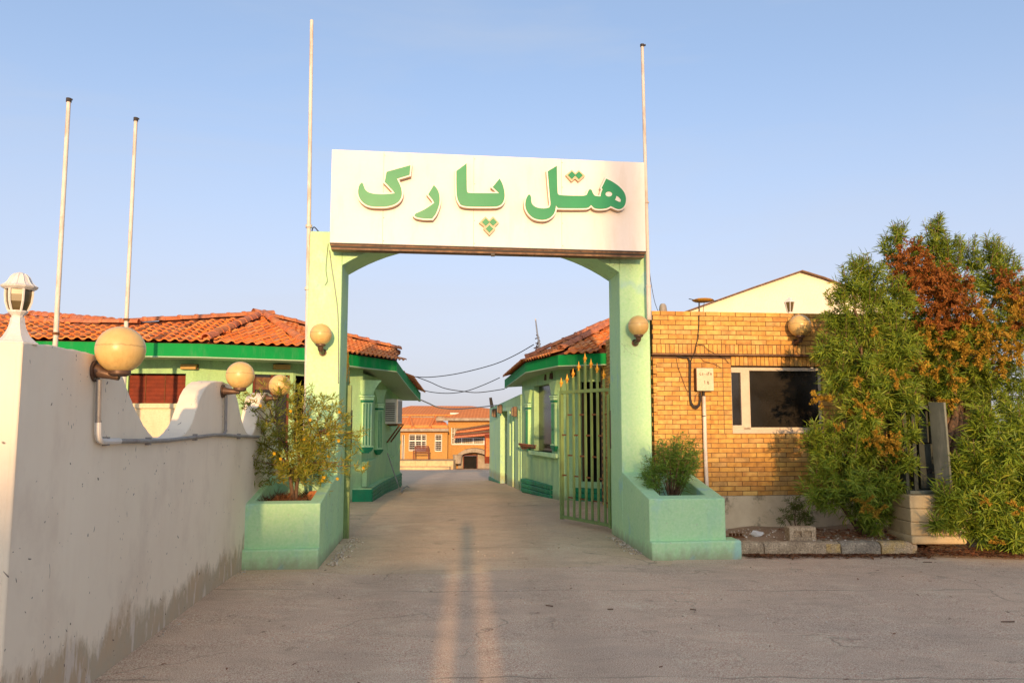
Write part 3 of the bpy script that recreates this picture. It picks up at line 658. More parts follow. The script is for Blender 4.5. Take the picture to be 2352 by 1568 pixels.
# densify a little with roughness so that the top line is hand-plastered
P2 = []
for a, b in zip(pp, pp[1:]):
    n = max(1, int((b-a).length/.05))
    for k in range(n): P2.append(a.lerp(b, k/n) + Vector((0, rnd.uniform(-.004, .004))))
P2.append(pp[-1])
wallr = thing('white_boundary_wall', 'whitewashed boundary wall with scalloped top and damp stained foot along the left', 'wall', (A0.x, A0.y, 0))
mb = MB(); TH = .19; vs = []; m_ = len(P2)
for t, z in P2:
    for off in (0, -TH):
        vs += [WP.at(t, -.05, off), WP.at(t, z + (rnd.uniform(-.006, .006) if off else 0), off)]
fs = []
for i in range(m_-1):
    a, b = i*4, (i+1)*4
    fs += [(a, b, b+1, a+1), (a+2, a+3, b+3, b+2), (a+1, b+1, b+3, a+3)]
fs += [(0, 1, 3, 2), ((m_-1)*4, (m_-1)*4+2, (m_-1)*4+3, (m_-1)*4+1)]
mb.add(vs, fs)
w_o = mb.build('wall_body', M['whitewall'], wallr, smooth=True, fixn=False)
bm = bmesh.new(); bm.from_mesh(w_o.data); bmesh.ops.remove_doubles(bm, verts=bm.verts, dist=1e-4)
es = [e for e in bm.edges if len(e.link_faces) == 2 and e.calc_face_angle(0) > 1.2 and not all(v.co.z < .0 for v in e.verts)]
bmesh.ops.bevel(bm, geom=es, offset=.012, segments=2, affect='EDGES', profile=.5); bm.to_mesh(w_o.data); bm.free()
w_o.data.polygons.foreach_set('use_smooth', [True]*len(w_o.data.polygons)); w_o.data.set_sharp_from_angle(angle=R(50))
# return wall to the left (its end faces the street)
ztop = prof[0][1]; e0 = WP.at(tc0, 0, 0)
mb = MB(); l0 = e0 + Vector((-2.6, .12, 0)); nrm = Vector((.045, .999, 0))
poly = [e0 + Vector((-.004, -.004, -.05)), l0 + Vector((0, -.004, -.05)), l0 + nrm*.19, e0 + Vector((-.19, .15, -.05))]
mb.prism([Vector((p.x, p.y, -.05)) for p in poly], (0, 0, ztop+.05))
mb.build('wall_return', M['whitewall'], wallr, bevel=.02)

# ---- conduit on the wall
con = thing('electrical_conduit', 'grey pipe conduit running along the white wall and up to the globe brackets', 'conduit', WP.at(.2, 1.0, .02))
off = .028
c1 = [WP.pt(*z1c(x, y), off) for x, y in [(640, 800), (637, 950), (633, 1095)]]
MB().tube(c1, .017, 8).build('riser_pipe', M['conduit'], con, smooth=True)
c2 = [WP.pt(*z1c(x, y), off) for x, y in [(633, 1090), (632, 1160), (636, 1195), (648, 1213), (668, 1219), (780, 1217)]]
MB().tube(c2, .02, 8).build('elbow_pipe', M['white'], con, smooth=True)
c3 = [WP.pt(*z1c(x, y), off) for x, y in [(775, 1217), (990, 1217), (1100, 1213), (1190, 1203), (1310, 1190), (1430, 1175), (1500, 1175), (1610, 1184), (1740, 1188)]]
MB().tube(c3, .016, 8).build('long_pipe', M['conduit'], con, smooth=True)
c4 = [WP.pt(*z1c(x, y), off) for x, y in [(1515, 905), (1514, 1000), (1512, 1105), (1510, 1150), (1502, 1170), (1485, 1176)]]
MB().tube(c4, .016, 8).build('riser_pipe', M['conduit'], con, smooth=True)
for x, y in ((700, 1218), (990, 1217), (1310, 1190), (1610, 1184)):
    MB().box(WP.pt(*z1c(x, y), .018), (.03, .035, .055), rz=math.atan2(WP.d.y, WP.d.x)).build('pipe_clip', M['conduit'], con)

# ---- globe lamps
def globe_lamp(c, r, base, label, kind):
    """c: centre of globe; base: foot of the bracket on its wall"""
    c = Vector(c); base = Vector(base); root = thing('globe_lamp', label, 'lamp', base, 'amber globe lamps')
    MB().sphere(c, r, 32, 20).build('globe', M['globe'], root, smooth='all')
    zc_ = c.z - r*.93
    MB().lathe([(.001, .012), (r*.42, .012), (r*.46, 0), (r*.44, -.018), (r*.3, -.03), (.001, -.03)], (c.x, c.y, zc_), 20).build('collar', M['bronze'], root, smooth=True)
    d = Vector((c.x-base.x, c.y-base.y, 0)); dn = d.normalized()
    end = Vector((c.x, c.y, zc_-.035))
    if kind == 'long':
        pts = [base + dn*.0, base + dn*.03, base.lerp(end, .3), base.lerp(end, .65), end]
        MB().tube(pts, [.05, .042, .034, .026, .022], 12).build('bracket_arm', M['bronze'], root, smooth=True)
        MB().tube([base, base+dn*.015], .066, 16).build('wall_plate', M['bronze'], root, smooth=True)
    else:
        pts = [base + dn*.004, base + dn*.04 + Vector((0, 0, -.005)), end - dn*.0 + Vector((0, 0, -.03)), end + Vector((0, 0, .01))]
        MB().tube(pts, [.034, .03, .032, .04], 10).build('bracket_arm', M['bronze'], root, smooth=True)
        MB().tube([base, base+dn*.012], .05, 14).build('wall_plate', M['bronze'], root, smooth=True)
    return root
for (gx, gy, bx, by, wpx, lb) in [(277, 803, 216, 852, 117, 'largest amber globe lamp on a bronze bracket near the lantern end of the white wall'),
                                  (552, 862, 510, 898, 69, 'middle amber globe lamp on the narrow merlon of the white wall'),
                                  (641, 885, 612, 918, 54, 'farthest amber globe lamp of the white wall, half behind the flowering shrub')]:
    if gx == 641: gx, gy, bx, by = 643, 885, 610, 915
    base = WP.pt(bx, by, .002); r = .152
    # lamp centre stands out from the wall by about 0.32 m
    best = None
    for o_ in np.linspace(.15, .6, 46):
        t, z = Plane(WP.at(0, 0, o_), WP.at(1, 0, o_)).hit(gx, gy); p = Plane(WP.at(0, 0, o_), WP.at(1, 0, o_)).at(t, z)
        d = abs((p.xy-base.xy).dot(WP.d.xy))
        if best is None or d < best[0]: best = (d, p)
    c = best[1]; rr = wpx/1800*c.y/2*.92
    globe_lamp(c, rr, base, lb, 'long')
def pillar_globe(px, py, fr, off, r, lb):
    P_ = Plane(fr, fr+U); t, z = P_.hit(px, py); c = Plane(fr-V_*off, fr-V_*off+U).pt(px, py); b = c.copy(); b = b + V_*off; b.z = c.z - r - .075
    b = b - V_*.003
    globe_lamp(c, r, b, lb, 'short')
pillar_globe(737, 768, LP, .20, .140, 'amber globe lamp low on the front of the left gate pillar')
pillar_globe(1466, 748, RP, .20, .140, 'amber globe lamp on the front of the right gate pillar')

# ---- lantern on the wall corner
lc = W(37, 783, 4.08); lz = ztop
lc.z = lz; lan = thing('wall_lantern', 'white six sided lantern with tinted panes on the front corner of the white wall', 'lantern', lc)
s = 4.08/1800
def six(prof, name, mat, n=6, smooth=False): return MB().lathe([(r_*s, lz+z*s) for r_, z in prof], (lc.x, lc.y, 0), n, rz=.35).build(name, M[mat], lan, smooth=smooth)
six([(45, -1), (45, 3), (40, 6), (28, 18), (20, 34), (16, 48), (14.5, 62), (.1, 62)], 'pedestal', 'white')
six([(.1, 62), (12, 62), (13, 66), (21, 74), (21, 77), (.1, 77)], 'cup', 'white', 12)
six([(.1, 76), (17, 76), (21, 84), (25, 98), (26.5, 114), (26.5, 126), (.1, 126)], 'glass_pane', 'lampglass', 6)
for k in range(6):
    a = .35 + k*math.pi/3; cs, sn = math.cos(a), math.sin(a)
    MB().tube([(lc.x+cs*r_*s, lc.y+sn*r_*s, lz+z*s) for r_, z in [(18, 75), (22, 84), (26.5, 98), (28, 114), (28, 128)]], 2.6*s, 5).build('glazing_bar', M['white'], lan)
six([(.1, 126), (29, 126), (37, 131), (39, 134), (30, 138), (25, 144), (20, 155), (12, 163), (5, 167), (.1, 168)], 'lantern_roof', 'white', 12)
for k in range(12):
    a = .35 + k*math.pi/6; cs, sn = math.cos(a), math.sin(a)
    MB().tube([(lc.x+cs*r_*s, lc.y+sn*r_*s, lz+z*s) for r_, z in [(36, 134.5), (30, 138.5), (25, 144.5), (20, 155.5), (12, 163.5)]], 1.2*s, 4).build('roof_rib', M['white'], lan)
# ================================================================ BRICK BUILDING (right)
BP = Plane((2.007, 11.15), (4.39, 11.426)); rzb = math.atan2(BP.d.y, BP.d.x)
z5 = lambda x, y: ((1620+x/2.904)/1.13138, (680+y/2.904)/1.13138)
bh = lambda x, y: BP.hit(*z5(x, y))
PZ = bh(900, 1500)[1]; PZ = BP.hit(1700, 1138)[1]           # plinth top
ZB = bh(400, 700)[1]; ZT = bh(400, 408)[1]                  # band bottom / top
WT0 = bh(818, 1000)[0]; WT1 = bh(1500, 1000)[0]; WZ0 = bh(1000, 1294)[1]; WZ1 = bh(1000, 786)[1]
bb = thing('brick_building', 'yellow brick building with projecting parapet band and dark window beside the right gate pillar', 'building', BP.at(1.5, .1, -.5))
TEND = 5.2
SIDE = Vector((-.052, .9986, 0)).normalized()
mb = MB(); wall(mb, BP, -.0, TEND, PZ, ZB+.02, .22, [(WT0, WT1, WZ0, WZ1)], off=-.010); mb.build('wall', M['mortar'], bb)
mb = MB(); a = BP.at(0.012, 0, -.012)
back = a + SIDE*4.6
mb.prism([Vector((p.x, p.y, -.1)) for p in (a, a+BP.d*.2, back+BP.d*.2, back)], (0, 0, ZT-.1)); mb.build('side_wall', M['mortar'], bb)
MB().prism([BP.at(0.02, ZT-.15, -.2), BP.at(TEND, ZT-.15, -.2), BP.at(TEND, ZT-.15, -.2)+SIDE*4, BP.at(0.02, ZT-.15, -.2)+SIDE*4], (0, 0, .06)).build('roof', M['concrete'], bb)
mb = MB(); wall(mb, BP, -.01, TEND, -.05, PZ-.002, .25, off=.012); mb.build('plinth', M['plinth'], bb)
# band core: projects 0.10 m
mb = MB(); mb.prism([BP.at(-.02, ZB+.004, .085), BP.at(TEND, ZB+.004, .085), BP.at(TEND, ZB+.004, -.12), BP.at(-.02, ZB+.004, -.12)], (0, 0, ZT-ZB-.012)); mb.build('parapet_band', M['mortar'], bb)
mb = MB(); mb.prism([BP.at(-.035, ZB-.012, .098), BP.at(TEND, ZB-.012, .098), BP.at(TEND, ZB-.012, -.1), BP.at(-.035, ZB-.012, -.1)], (0, 0, .016)); mb.build('drip_strip', M['tinbrown'], bb)

CH = .0672; BL = .2235
bmesh_cache = {}
def brick_me(L, H, D=.05):
    k = (round(L, 4), round(H, 4))
    if k not in bmesh_cache: bmesh_cache[k] = MB().box((0, 0, 0), (L, D, H)).mesh('brick', M['brick'])
    return bmesh_cache[k]
bricks = []   # (visible score, L, H, pos)
def add_brick(pl, t, z, L, H, off, rank=0):
    bricks.append((rank, L, H, pl.at(t, z, off - .025 + rnd.uniform(-.0015, .0015)), math.atan2(pl.d.y, pl.d.x)+rnd.uniform(-.004, .004)))
def fill_course(pl, z, t0, t1, shift, off, H=CH-.009, gap=.009, rank=None, skip=()):
    t = t0 - shift
    while t < t1 - .02:
        a, b = max(t, t0), min(t+BL, t1)
        segs = [(a, b)]
        for s0, s1 in skip:
            ns = []
            for p, q in segs:
                if q <= s0 or p >= s1: ns.append((p, q))
                else:
                    if p < s0: ns.append((p, s0))
                    if q > s1: ns.append((s1, q))
            segs = ns
        for p, q in segs:
            if q-p > .03:
                L = q-p-gap
                add_brick(pl, (p+q)/2, z, L if abs(L-(BL-gap)) > .003 else BL-gap, H, off, (rank(p, z) if rank else 9))
        t += BL
hide = lambda t, z: (2 if t > 2.45 else 1 if (t > 2.1 and z < 1.2) else 1 if (t < 1.0 and z < .75) else 0)
r = 0; z = PZ + CH/2
LZ0 = WZ1; LZ1 = ZB - .01                        # soldier lintel above the window
while z < ZB - .02:
    inwin = WZ0-.01 < z < WZ1+.001; lint = z > LZ0
    skip = [(WT0, WT1)] if (inwin or lint) and z < ZB else []
    # stacked jamb column left of the window
    if z > WZ0-.02: skip = [(WT0-.125, WT1)]; add_brick(BP, WT0-.0625, z, .115, CH-.009, 0, 0)
    fill_course(BP, z, .0, 3.6, (BL/2 if r % 2 else 0) + .06, 0, rank=hide, skip=skip); z += CH; r += 1
t = WT0 + .005
while t < WT1:
    add_brick(BP, t+.03, (LZ0+LZ1)/2, .054, LZ1-LZ0-.012, 0, 0 if t < 2.4 else 2); t += .0635
z = ZB + .145; r = 0
while z < ZT - .01:
    fill_course(BP, z + CH/2, -.03, 3.6, (BL/2 if r % 2 else 0) + .1, .098, rank=hide); z += CH; r += 1
t = -.03
while t < 3.6:
    add_brick(BP, t+.0315, ZB+.076, .054, .125, .098, hide(t, 2.6)); t += .0635
bricks.sort(key=lambda b: b[0])
for rk, L, H, p, rz in bricks[:290]:
    o = link('brick', brick_me(L, H), bb); o.location = p - wloc(bb); o.rotation_euler = (0, 0, rz)
rest = MB()
for rk, L, H, p, rz in bricks[290:]: rest.box(p, (L, .05, H), rz=rz)
# bricks of the alley side of the building and of the band's short return
SP2 = Plane(BP.at(0, 0, 0)+SIDE*4.4, BP.at(0, 0, 0)); rs = math.atan2(SP2.d.y, SP2.d.x)
z = CH/2; r = 0
while z < ZT:
    t = (BL/2 if r % 2 else 0)
    while t < 4.3:
        rest.box(SP2.at(t+BL/2, z, -.015), (BL-.009, .05, CH-.009), rz=rs); t += BL
    z += CH; r += 1
o = rest.build('remaining_bricks', M['brick'], bb, fixn=False); tag(o, kind='stuff')
# window
win = MB(); fr = .035
def bar(mb, t0, t1, z0, z1, off, d): mb.prism([BP.at(t0, z0, off), BP.at(t1, z0, off), BP.at(t1, z1, off), BP.at(t0, z1, off)], -BP.n*d)
S0, S1 = WZ0+.055, WZ1-.02; m0, m1 = bh(905, 900)[0], bh(958, 900)[0]
for q in ((WT0, WT0+.012, S0, S1), (WT1-.03, WT1, S0, S1), (WT0, WT1, S1-.045, S1), (m0, m1, S0, S1-.0455), (WT0+.013, WT1-.031, S0, S0+.03)): bar(win, *q, -.03, .06)
wf = win.build('window', M['frame'], bb, fixn=True)
s2 = MB(); bar(s2, WT0-.004, WT1+.004, WZ0, S0-.001, .012, .12); s2.build('sill', M['frame'], wf)
s3 = MB()
for q in ((WT0+.013, m0-.001, S1-.075, S1-.046), (WT0+.013, m0-.001, S0+.0305, S0+.06), (m0-.03, m0-.001, S0+.061, S1-.076)): bar(s3, *q, -.022, .04)
s3.build('sash', M['frame'], wf)
for a, b in ((WT0+.012, m0), (m1, WT1-.03)):
    g = MB(); bar(g, a, b, S0+.03, S1-.045, -.06, .005); g.build('pane', M['glass'], wf)
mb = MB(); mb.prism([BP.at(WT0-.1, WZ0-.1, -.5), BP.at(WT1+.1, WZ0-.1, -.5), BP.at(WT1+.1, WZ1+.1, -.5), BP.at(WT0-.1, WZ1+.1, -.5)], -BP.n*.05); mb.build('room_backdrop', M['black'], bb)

# things on the brick wall
c = Plane(BP.at(0, 0, .26), BP.at(1, 0, .26)).pt(1837, 748); b = BP.at((c-BP.P).dot(BP.d), c.z-.225, .1)
globe_lamp(c, .158, b, 'amber globe lamp on the parapet band of the brick building near the bush', 'short')
ebox = thing('meter_box', 'small cream metal meter box with hand painted black numerals on the brick wall', 'meter box', BP.at(.55, 1.9, .02))
q = [bh(532, 975), bh(657, 806)]
t0, t1, za, zb = q[0][0], q[1][0], q[0][1], q[1][1]
def bx(mb, t0, t1, z0, z1, off, d, pl=BP): return mb.prism([pl.at(t0, z0, off), pl.at(t1, z0, off), pl.at(t1, z1, off), pl.at(t0, z1, off)], -pl.n*d)
bx(MB(), t0, t1, za+.01, zb-.004, .10, .095).build('box_body', M['rust'], ebox, bevel=.004)
bx(MB(), t0+.008, t1, za, zb, .112, .02).build('box_door', M['cream'], ebox, bevel=.004)
def stroke(mb, pts, th=.006):
    for (x0_, y0_), (x1_, y1_) in zip(pts, pts[1:]):
        a, b = Vector(BP.hit(*z9(x0_, y0_))), Vector(BP.hit(*z9(x1_, y1_))); d = (b-a).normalized(); n_ = Vector((-d.y, d.x))*th/2; a -= d*th*.3; b += d*th*.3
        mb.prism([BP.at(*(a-n_), .1125), BP.at(*(b-n_), .1125), BP.at(*(b+n_), .1125), BP.at(*(a+n_), .1125)], BP.n*.0016)
z9 = lambda x, y: ((1640+x/7.838)/1.13138, (900+y/7.838)/1.13138)
st = MB()
for pts in ([(1352, 545), (1340, 570), (1355, 590), (1372, 585)], [(1395, 550), (1412, 562), (1395, 580), (1412, 598)], [(1440, 570), (1446, 578)], [(1468, 572), (1474, 580)],
            [(1490, 545), (1494, 592)], [(1512, 540), (1530, 530), (1528, 550), (1515, 555), (1522, 590)], [(1562, 545), (1580, 570), (1572, 590), (1555, 580), (1562, 548)],
            [(1440, 705), (1446, 770)], [(1500, 715), (1525, 740), (1518, 772), (1496, 760), (1502, 718)]): stroke(st, pts)
st.build('numerals', M['black'], ebox)
pipe = thing('downpipe', 'white peeling pipe running from the meter box down the brick wall', 'pipe', BP.at(.6, .2, .05))
P_ = lambda x, y, o=.05: BP.pt(*z5(x, y), o)
lowp = BP.at(BP.hit(*z5(612, 1400))[0]+.012, .12, .05)
MB().tube([P_(597, 1015), P_(603, 1200), P_(608, 1400), lowp], .027, 12).build('pipe', M['pole'], pipe, smooth=True)
MB().tube([P_(596, 975), P_(596, 1018)], .018, 8).tube([P_(599, 1160), P_(600, 1166)], .030, 10).build('pipe_joint', M['dark'], pipe, smooth=True)
cab = thing('cable_bundle', 'bundle of black cables looping under the meter box on the brick wall', 'cables', BP.at(.45, 1.7, .04))
for k in range(4):
    j = lambda: rnd.uniform(-4, 4)
    pts = [P_(395+k*12, 712+k*3, .02), P_(440, 716+k*4, .03), P_(478+k*3, 722+k*2, .03), P_(492+k*4, 760, .03), P_(492+k*3+j(), 900, .03), P_(494+k*3+j(), 1020, .03), P_(500+k*3, 1070-k*2, .04), P_(520, 1103-k*7, .05), P_(545, 1108-k*7, .06), P_(566-k*2, 1085-k*4, .06), P_(573-k*2, 1040, .06), P_(572-k*2, 985, .06)]
    MB().tube(pts, .0065, 6).build('cable', M['cable'], cab, smooth=True)
for pts, r_, m_ in (([P_(548, 410, .13), P_(546, 500, .13), P_(535, 600, .13), P_(524, 640, .13), P_(515, 690, .12), P_(500, 760, .03), P_(498, 800, .03)], .006, 'cable'),
                    ([P_(524, 645, .13), P_(545, 632, .13), P_(580, 636, .13), P_(620, 675, .13), P_(690, 705, .08), P_(750, 720, .04), P_(790, 765, .02)], .004, 'cable'),
                    ([P_(575, 715, .02), P_(600, 750, .02), P_(680, 770, .02), P_(740, 803, .02)], .0035, 'tinbrown'),
                    ([P_(395, 720, .02), P_(410, 800, .02), P_(440, 880, .02), P_(470, 960, .02), P_(492, 985, .02)], .0035, 'tinbrown'),
                    ([P_(572, 990, .06), P_(560, 985, .05), P_(540, 1010, .03), P_(535, 1060, .03)], .004, 'tinbrown')):
    MB().tube(pts, r_, 5).build('loose_wire', M[m_], cab, smooth=True)
# roof items
fl = thing('floodlight', 'flat disc floodlight on a thin stand above the brick parapet', 'floodlight', P_(567, 408, .0))
fp = P_(597, 293, .02); MB().lathe([(.001, .03), (.12, .02), (.165, 0), (.12, -.02), (.001, -.03)], fp, 8).build('lamp_head', M['gold'], fl)
MB().tube([P_(568, 410, .02), P_(568, 305, .02)], .011, 6).tube([P_(606, 305, .02), P_(604, 325, .02), P_(596, 400, .02)], .004, 4).tube([P_(490, 281, .02), P_(545, 293, .02)], .006, 4).tube([P_(650, 296, .02), P_(705, 296, .02)], .005, 4).build('stand', M['dark'], fl)
sr_ = thing('beacon', 'dull dome shaped beacon on the corner of the brick parapet', 'beacon', P_(316, 408, -.1))
MB().lathe([(.055, 0), (.062, .01), (.058, .1), (.05, .16), (.03, .19), (.001, .195)], P_(316, 408, -.1), 14).build('dome', M['conduit'], sr_, smooth=True)
MB().tube([P_(280, 400, -.1), P_(262, 378, -.1)], .006, 5).tube([P_(246, 370, -.1), P_(275, 378, -.1), P_(282, 400, -.1)], .004, 5).build('bracket', M['dark'], sr_)
tin = W(1815, 735, 13.2); tl = thing('roof_lantern', 'small cream lantern with pointed top on the brick building roof', 'lantern', tin)
def ln(prof, nm, mt, n=6): MB().lathe(prof, (tin.x, tin.y, 0), n, rz=.3).build(nm, M[mt], tl)
u_ = 13.2/1800; Z0 = W(1815, 716, 13.2).z
MB().tube([(tin.x, tin.y, tin.z-.1), (tin.x, tin.y, Z0)], .035, 8).build('stem', M['white'], tl)
ln([(.001, Z0), (6*u_, Z0), (7*u_, Z0+2*u_), (11*u_, Z0+22*u_), (.001, Z0+22*u_)], 'glass_pane', 'lampglass')
for k in range(6):
    a = .3+k*math.pi/3; MB().tube([(tin.x+math.cos(a)*6.5*u_, tin.y+math.sin(a)*6.5*u_, Z0), (tin.x+math.cos(a)*11.5*u_, tin.y+math.sin(a)*11.5*u_, Z0+22*u_)], .008, 4).build('glazing_bar', M['white'], tl)
ln([(.001, Z0+22*u_), (13*u_, Z0+22*u_), (12*u_, Z0+25*u_), (5*u_, Z0+31*u_), (1.2*u_, Z0+34*u_), (.6*u_, Z0+42*u_), (.001, Z0+42*u_)], 'cap', 'white')

# white gabled building behind
gb = thing('gabled_building', 'cream building with a broad gable rising behind the brick building', 'building', (8, 20, 0))
gy = 20.0; gp = [W(x, y, gy) for x, y in ((1545, 731), (1562, 722), (1640, 694), (1730, 662), (1838, 625), (1890, 641), (1945, 662), (2040, 700))]
poly = [Vector((gp[0].x, gy, -.2))] + gp + [Vector((gp[-1].x, gy, -.2))]
MB().prism(poly, (0, 9, 0)).build('gable_wall', M['gable'], gb)
rf = MB()
for a, b in zip(gp[1:], gp[2:]):
    dn = Vector((0, 0, .025)); rf.add([a+Vector((0, -.16, .004)), b+Vector((0, -.16, .004)), b+Vector((0, 9.1, .004)), a+Vector((0, 9.1, .004)), a+Vector((0, -.16, .004))+dn, b+Vector((0, -.16, .004))+dn, b+Vector((0, 9.1, .004))+dn, a+Vector((0, 9.1, .004))+dn],
           [(0, 3, 2, 1), (4, 5, 6, 7), (0, 1, 5, 4), (2, 3, 7, 6), (0, 4, 7, 3), (1, 2, 6, 5)])
rf.build('roof_sheet', M['tinbrown'], gb)

# ================================================================ TILED KIOSKS
def tile_me(wd=.168, ln_=.29):
    mb = MB(); xs_ = np.linspace(-wd/2, wd/2, 8); prof = [.0 if i in (0,) else 0 for i in range(8)]
    h = [.010, .0, .0, .010, .028, .038, .033, .015]
    vs = []
    for y, lift in ((0, .036), (ln_, 0)):
        for x, z in zip(xs_, h): vs.append((x*(1.0), y, z+lift))
    for x, z in zip(xs_, h): vs.append((x*1.0, 0.004, z+.036-.026))
    mb.add(vs, [(i, i+1, 9+i, 8+i) for i in range(7)] + [(16+i, 17+i, i+1, i) for i in range(7)])
    return mb.mesh('tile', M['tile'], smooth=True)
TILE = tile_me()
def ridge_me(L=.36, r=.085):
    mb = MB(); n = 8; vs = []
    for y, rr in ((0, r*1.12), (.05, r*1.12), (.055, r), (L, r*.92)):
        vs += [(rr*math.cos(math.pi*k/n), y, rr*math.sin(math.pi*k/n)) for k in range(n+1)]
    for y, rr in ((0, r*.86), (.3, r*.8)):
        vs += [(rr*math.cos(math.pi*k/n), y, rr*math.sin(math.pi*k/n)) for k in range(n+1)]
    fs = [(j*(n+1)+k, j*(n+1)+k+1, (j+1)*(n+1)+k+1, (j+1)*(n+1)+k) for j in range(3) for k in range(n)]
    fs += [(k+1, k, 4*(n+1)+k, 4*(n+1)+k+1) for k in range(n)] + [(4*(n+1)+k+1, 4*(n+1)+k, 5*(n+1)+k, 5*(n+1)+k+1) for k in range(n)]
    return mb.add(vs, fs).mesh('ridge_tile', M['ridge'], smooth=True)
RIDGE = ridge_me()
def inside(p, poly):
    c = False; n = len(poly)
    for i in range(n):
        a, b = poly[i], poly[(i+1) % n]
        if (a.y > p.y) != (b.y > p.y) and p.x < (b.x-a.x)*(p.y-a.y)/(b.y-a.y)+a.x: c = not c
    return c
def tile_face(P0, P1, T, poly, start=-.06, pitch=.168, row=.25):
    """tile places on the slope through the eave P0->P1 and the point T, inside plan polygon"""
    e = (P1-P0).normalized(); n = e.cross(T-P0).normalized()
    if n.z < 0: n = -n
    up = n.cross(e); up = up if up.z > 0 else -up
    out = []; L = (P1-P0).length
    for j in range(-0, 18):
        i = -40
        while i < L/pitch + 40:
            c = P0 + e*(i+.5)*pitch + up*(start + j*row) 
            test = c + up*.16
            if j == 0: test = c + up*.35
            if inside(test, poly): out.append((c + n*.02, e, up, n))
            i += 1
    return out
def place(name, me, parent, c, e, up, n, jit=.006):
    x = e if e.cross(up).dot(n) > 0 else -e
    M4 = Matrix((x, up, n)).transposed().to_4x4()
    M4 = M4 @ Matrix.Rotation(rnd.gauss(0, .035), 4, 'Z') @ Matrix.Rotation(rnd.gauss(.0, .02), 4, 'X')
    M4.translation = c - wloc(parent) + n*rnd.uniform(0, jit); o = link(name, me, parent); o.matrix_basis = M4; return o
def stuff_tiles(name, me, parent, items):
    V = np.array([v.co[:] for v in me.vertices]); F = [tuple(p.vertices) for p in me.polygons]; allv = []; allf = []; off = Vector(wloc(parent)); b = 0
    for (c, e, up, n) in items:
        x = e if e.cross(up).dot(n) > 0 else -e
        A = np.array([x[:], up[:], n[:]]); allv.append(V@A + np.array((c-off + n*rnd.uniform(0, .006))[:])); allf += [tuple(i+b for i in f) for f in F]; b += len(V)
    m2 = bpy.data.meshes.new(name); m2.from_pydata(np.concatenate(allv).tolist(), [], allf); m2.materials.append(me.materials[0])
    m2.polygons.foreach_set('use_smooth', [True]*len(m2.polygons)); m2.set_sharp_from_angle(angle=R(40))
    return tag(link(name, m2, parent), kind='stuff')
def ridge_line(parent, a, b, lift=.03, lap=.30):
    d = (b-a); n = int(d.length/lap); d.normalize(); e = d.cross(Vector((0, 0, 1))).normalized(); up = e.cross(d)
    for k in range(n+1):
        if (d*(k*lap)).length > (b-a).length - .1: break
        place('ridge_tile', RIDGE, parent, a + d*(k*lap) + up*(lift + .05 + .006*(k % 2)), e, d, up, .004)
def slab(name, pts, th, mat, parent):
    return MB().prism([Vector(p) for p in pts], (0, 0, -th)).build(name, mat, parent)

def kiosk(label, eave, wallp, fh, faces, ridges, deckpts, loc, extra_vis=290):
    """eave: polyline of fascia bottoms; wallp: polyline of wall tops"""
    k = thing('tiled_kiosk', label, 'building', loc)
    for a, b in zip(eave, eave[1:]):
        d = (b-a); nn = Vector((d.y, -d.x, 0)).normalized()*.03
        o = MB().prism([a, b, b+Vector((0, 0, fh)), a+Vector((0, 0, fh))], -nn).build('fascia', M['green'], k, fixn=True)
        MB().prism([a+nn*.25+Vector((0, 0, -.014)), b+nn*.25+Vector((0, 0, -.014)), b+nn*.25, a+nn*.25], -nn*2).build('fascia_lip', M['soffit'], o)
    return k

# -------- left kiosk
EB = [Vector((-13.0, 12.6, 2.70)), Vector((-7.43, 12.8, 2.70)), Vector((-5.24, 13.2, 2.70)), Vector((-3.69, 13.95, 2.70))]
EB += [W(911, 853, 17.0), W(939, 890, 19.2), W(966, 921, 21.8)]
EB[4].z = 2.70
FH = .225
lk = thing('tiled_kiosk', 'left green and terracotta tiled kiosk running behind the white wall and along the driveway', 'building', (-4, 15, 0))
def fasc(parent, pts, fh):
    for a, b in zip(pts, pts[1:]):
        d = (b-a); nn = Vector((d.y, -d.x, 0)).normalized()*.03
        o = MB().prism([a, b, b+Vector((0, 0, fh)), a+Vector((0, 0, fh))], -nn).build('fascia', M['green'], parent)
        MB().prism([a+nn*.2+Vector((0, 0, -.012)), b+nn*.2+Vector((0, 0, -.012)), b+nn*.2+Vector((0, 0, .006)), a+nn*.2+Vector((0, 0, .006))], -nn*1.9).build('fascia_lip', M['soffit'], o)
fasc(lk, EB, FH)
FW = [Vector((-12.5, 13.5, 0)), Vector((-5.7, 13.98, 0)), Vector((-4.15, 14.85, 0)), Vector((-3.12, 16.4, 0)), Vector((-3.04, 21.5, 0))]
WTOP = 2.72
# soffit
def at_z(p, z): return Vector((p.x, p.y, z))
so_pts = EB + [Vector((-3.9, 21.8, 2.2)), Vector((-3.9, 19.2, 2.47)), Vector((-4.3, 17.5, 2.7)), Vector((-5.6, 15.6, 2.7)), Vector((-13, 14.4, 2.7))]
mb = MB()
for (a, b, c, d) in ((0, 1, 11, 11), (1, 2, 10, 11), (2, 3, 9, 10), (3, 4, 9, 9)):
    P = [so_pts[i]+Vector((0, 0, .012)) for i in dict.fromkeys((a, b, c, d))]; mb.add(P, [tuple(range(len(P)))])
P = [so_pts[i]+Vector((0, 0, .012)) for i in (4, 5, 8, 9)]; mb.add(P, [(0, 1, 2, 3)])
P = [so_pts[i]+Vector((0, 0, .012)) for i in (5, 6, 7, 8)]; mb.add(P, [(0, 1, 2, 3)])
mb.build('soffit', M['soffit'], lk)
AP = W(605, 731, 16.2); HP = Vector((-2.75, 19.0, 3.29))
up_ = lambda p: p + Vector((0, 0, FH+.01))
E = [up_(p) for p in EB]
RL = Vector((-12.6, 14.2, 3.34)); RM = W(287, 751, 14.25)
RUL = W(-60, 722, 17.2); RUM = W(51, 729, 16.9)
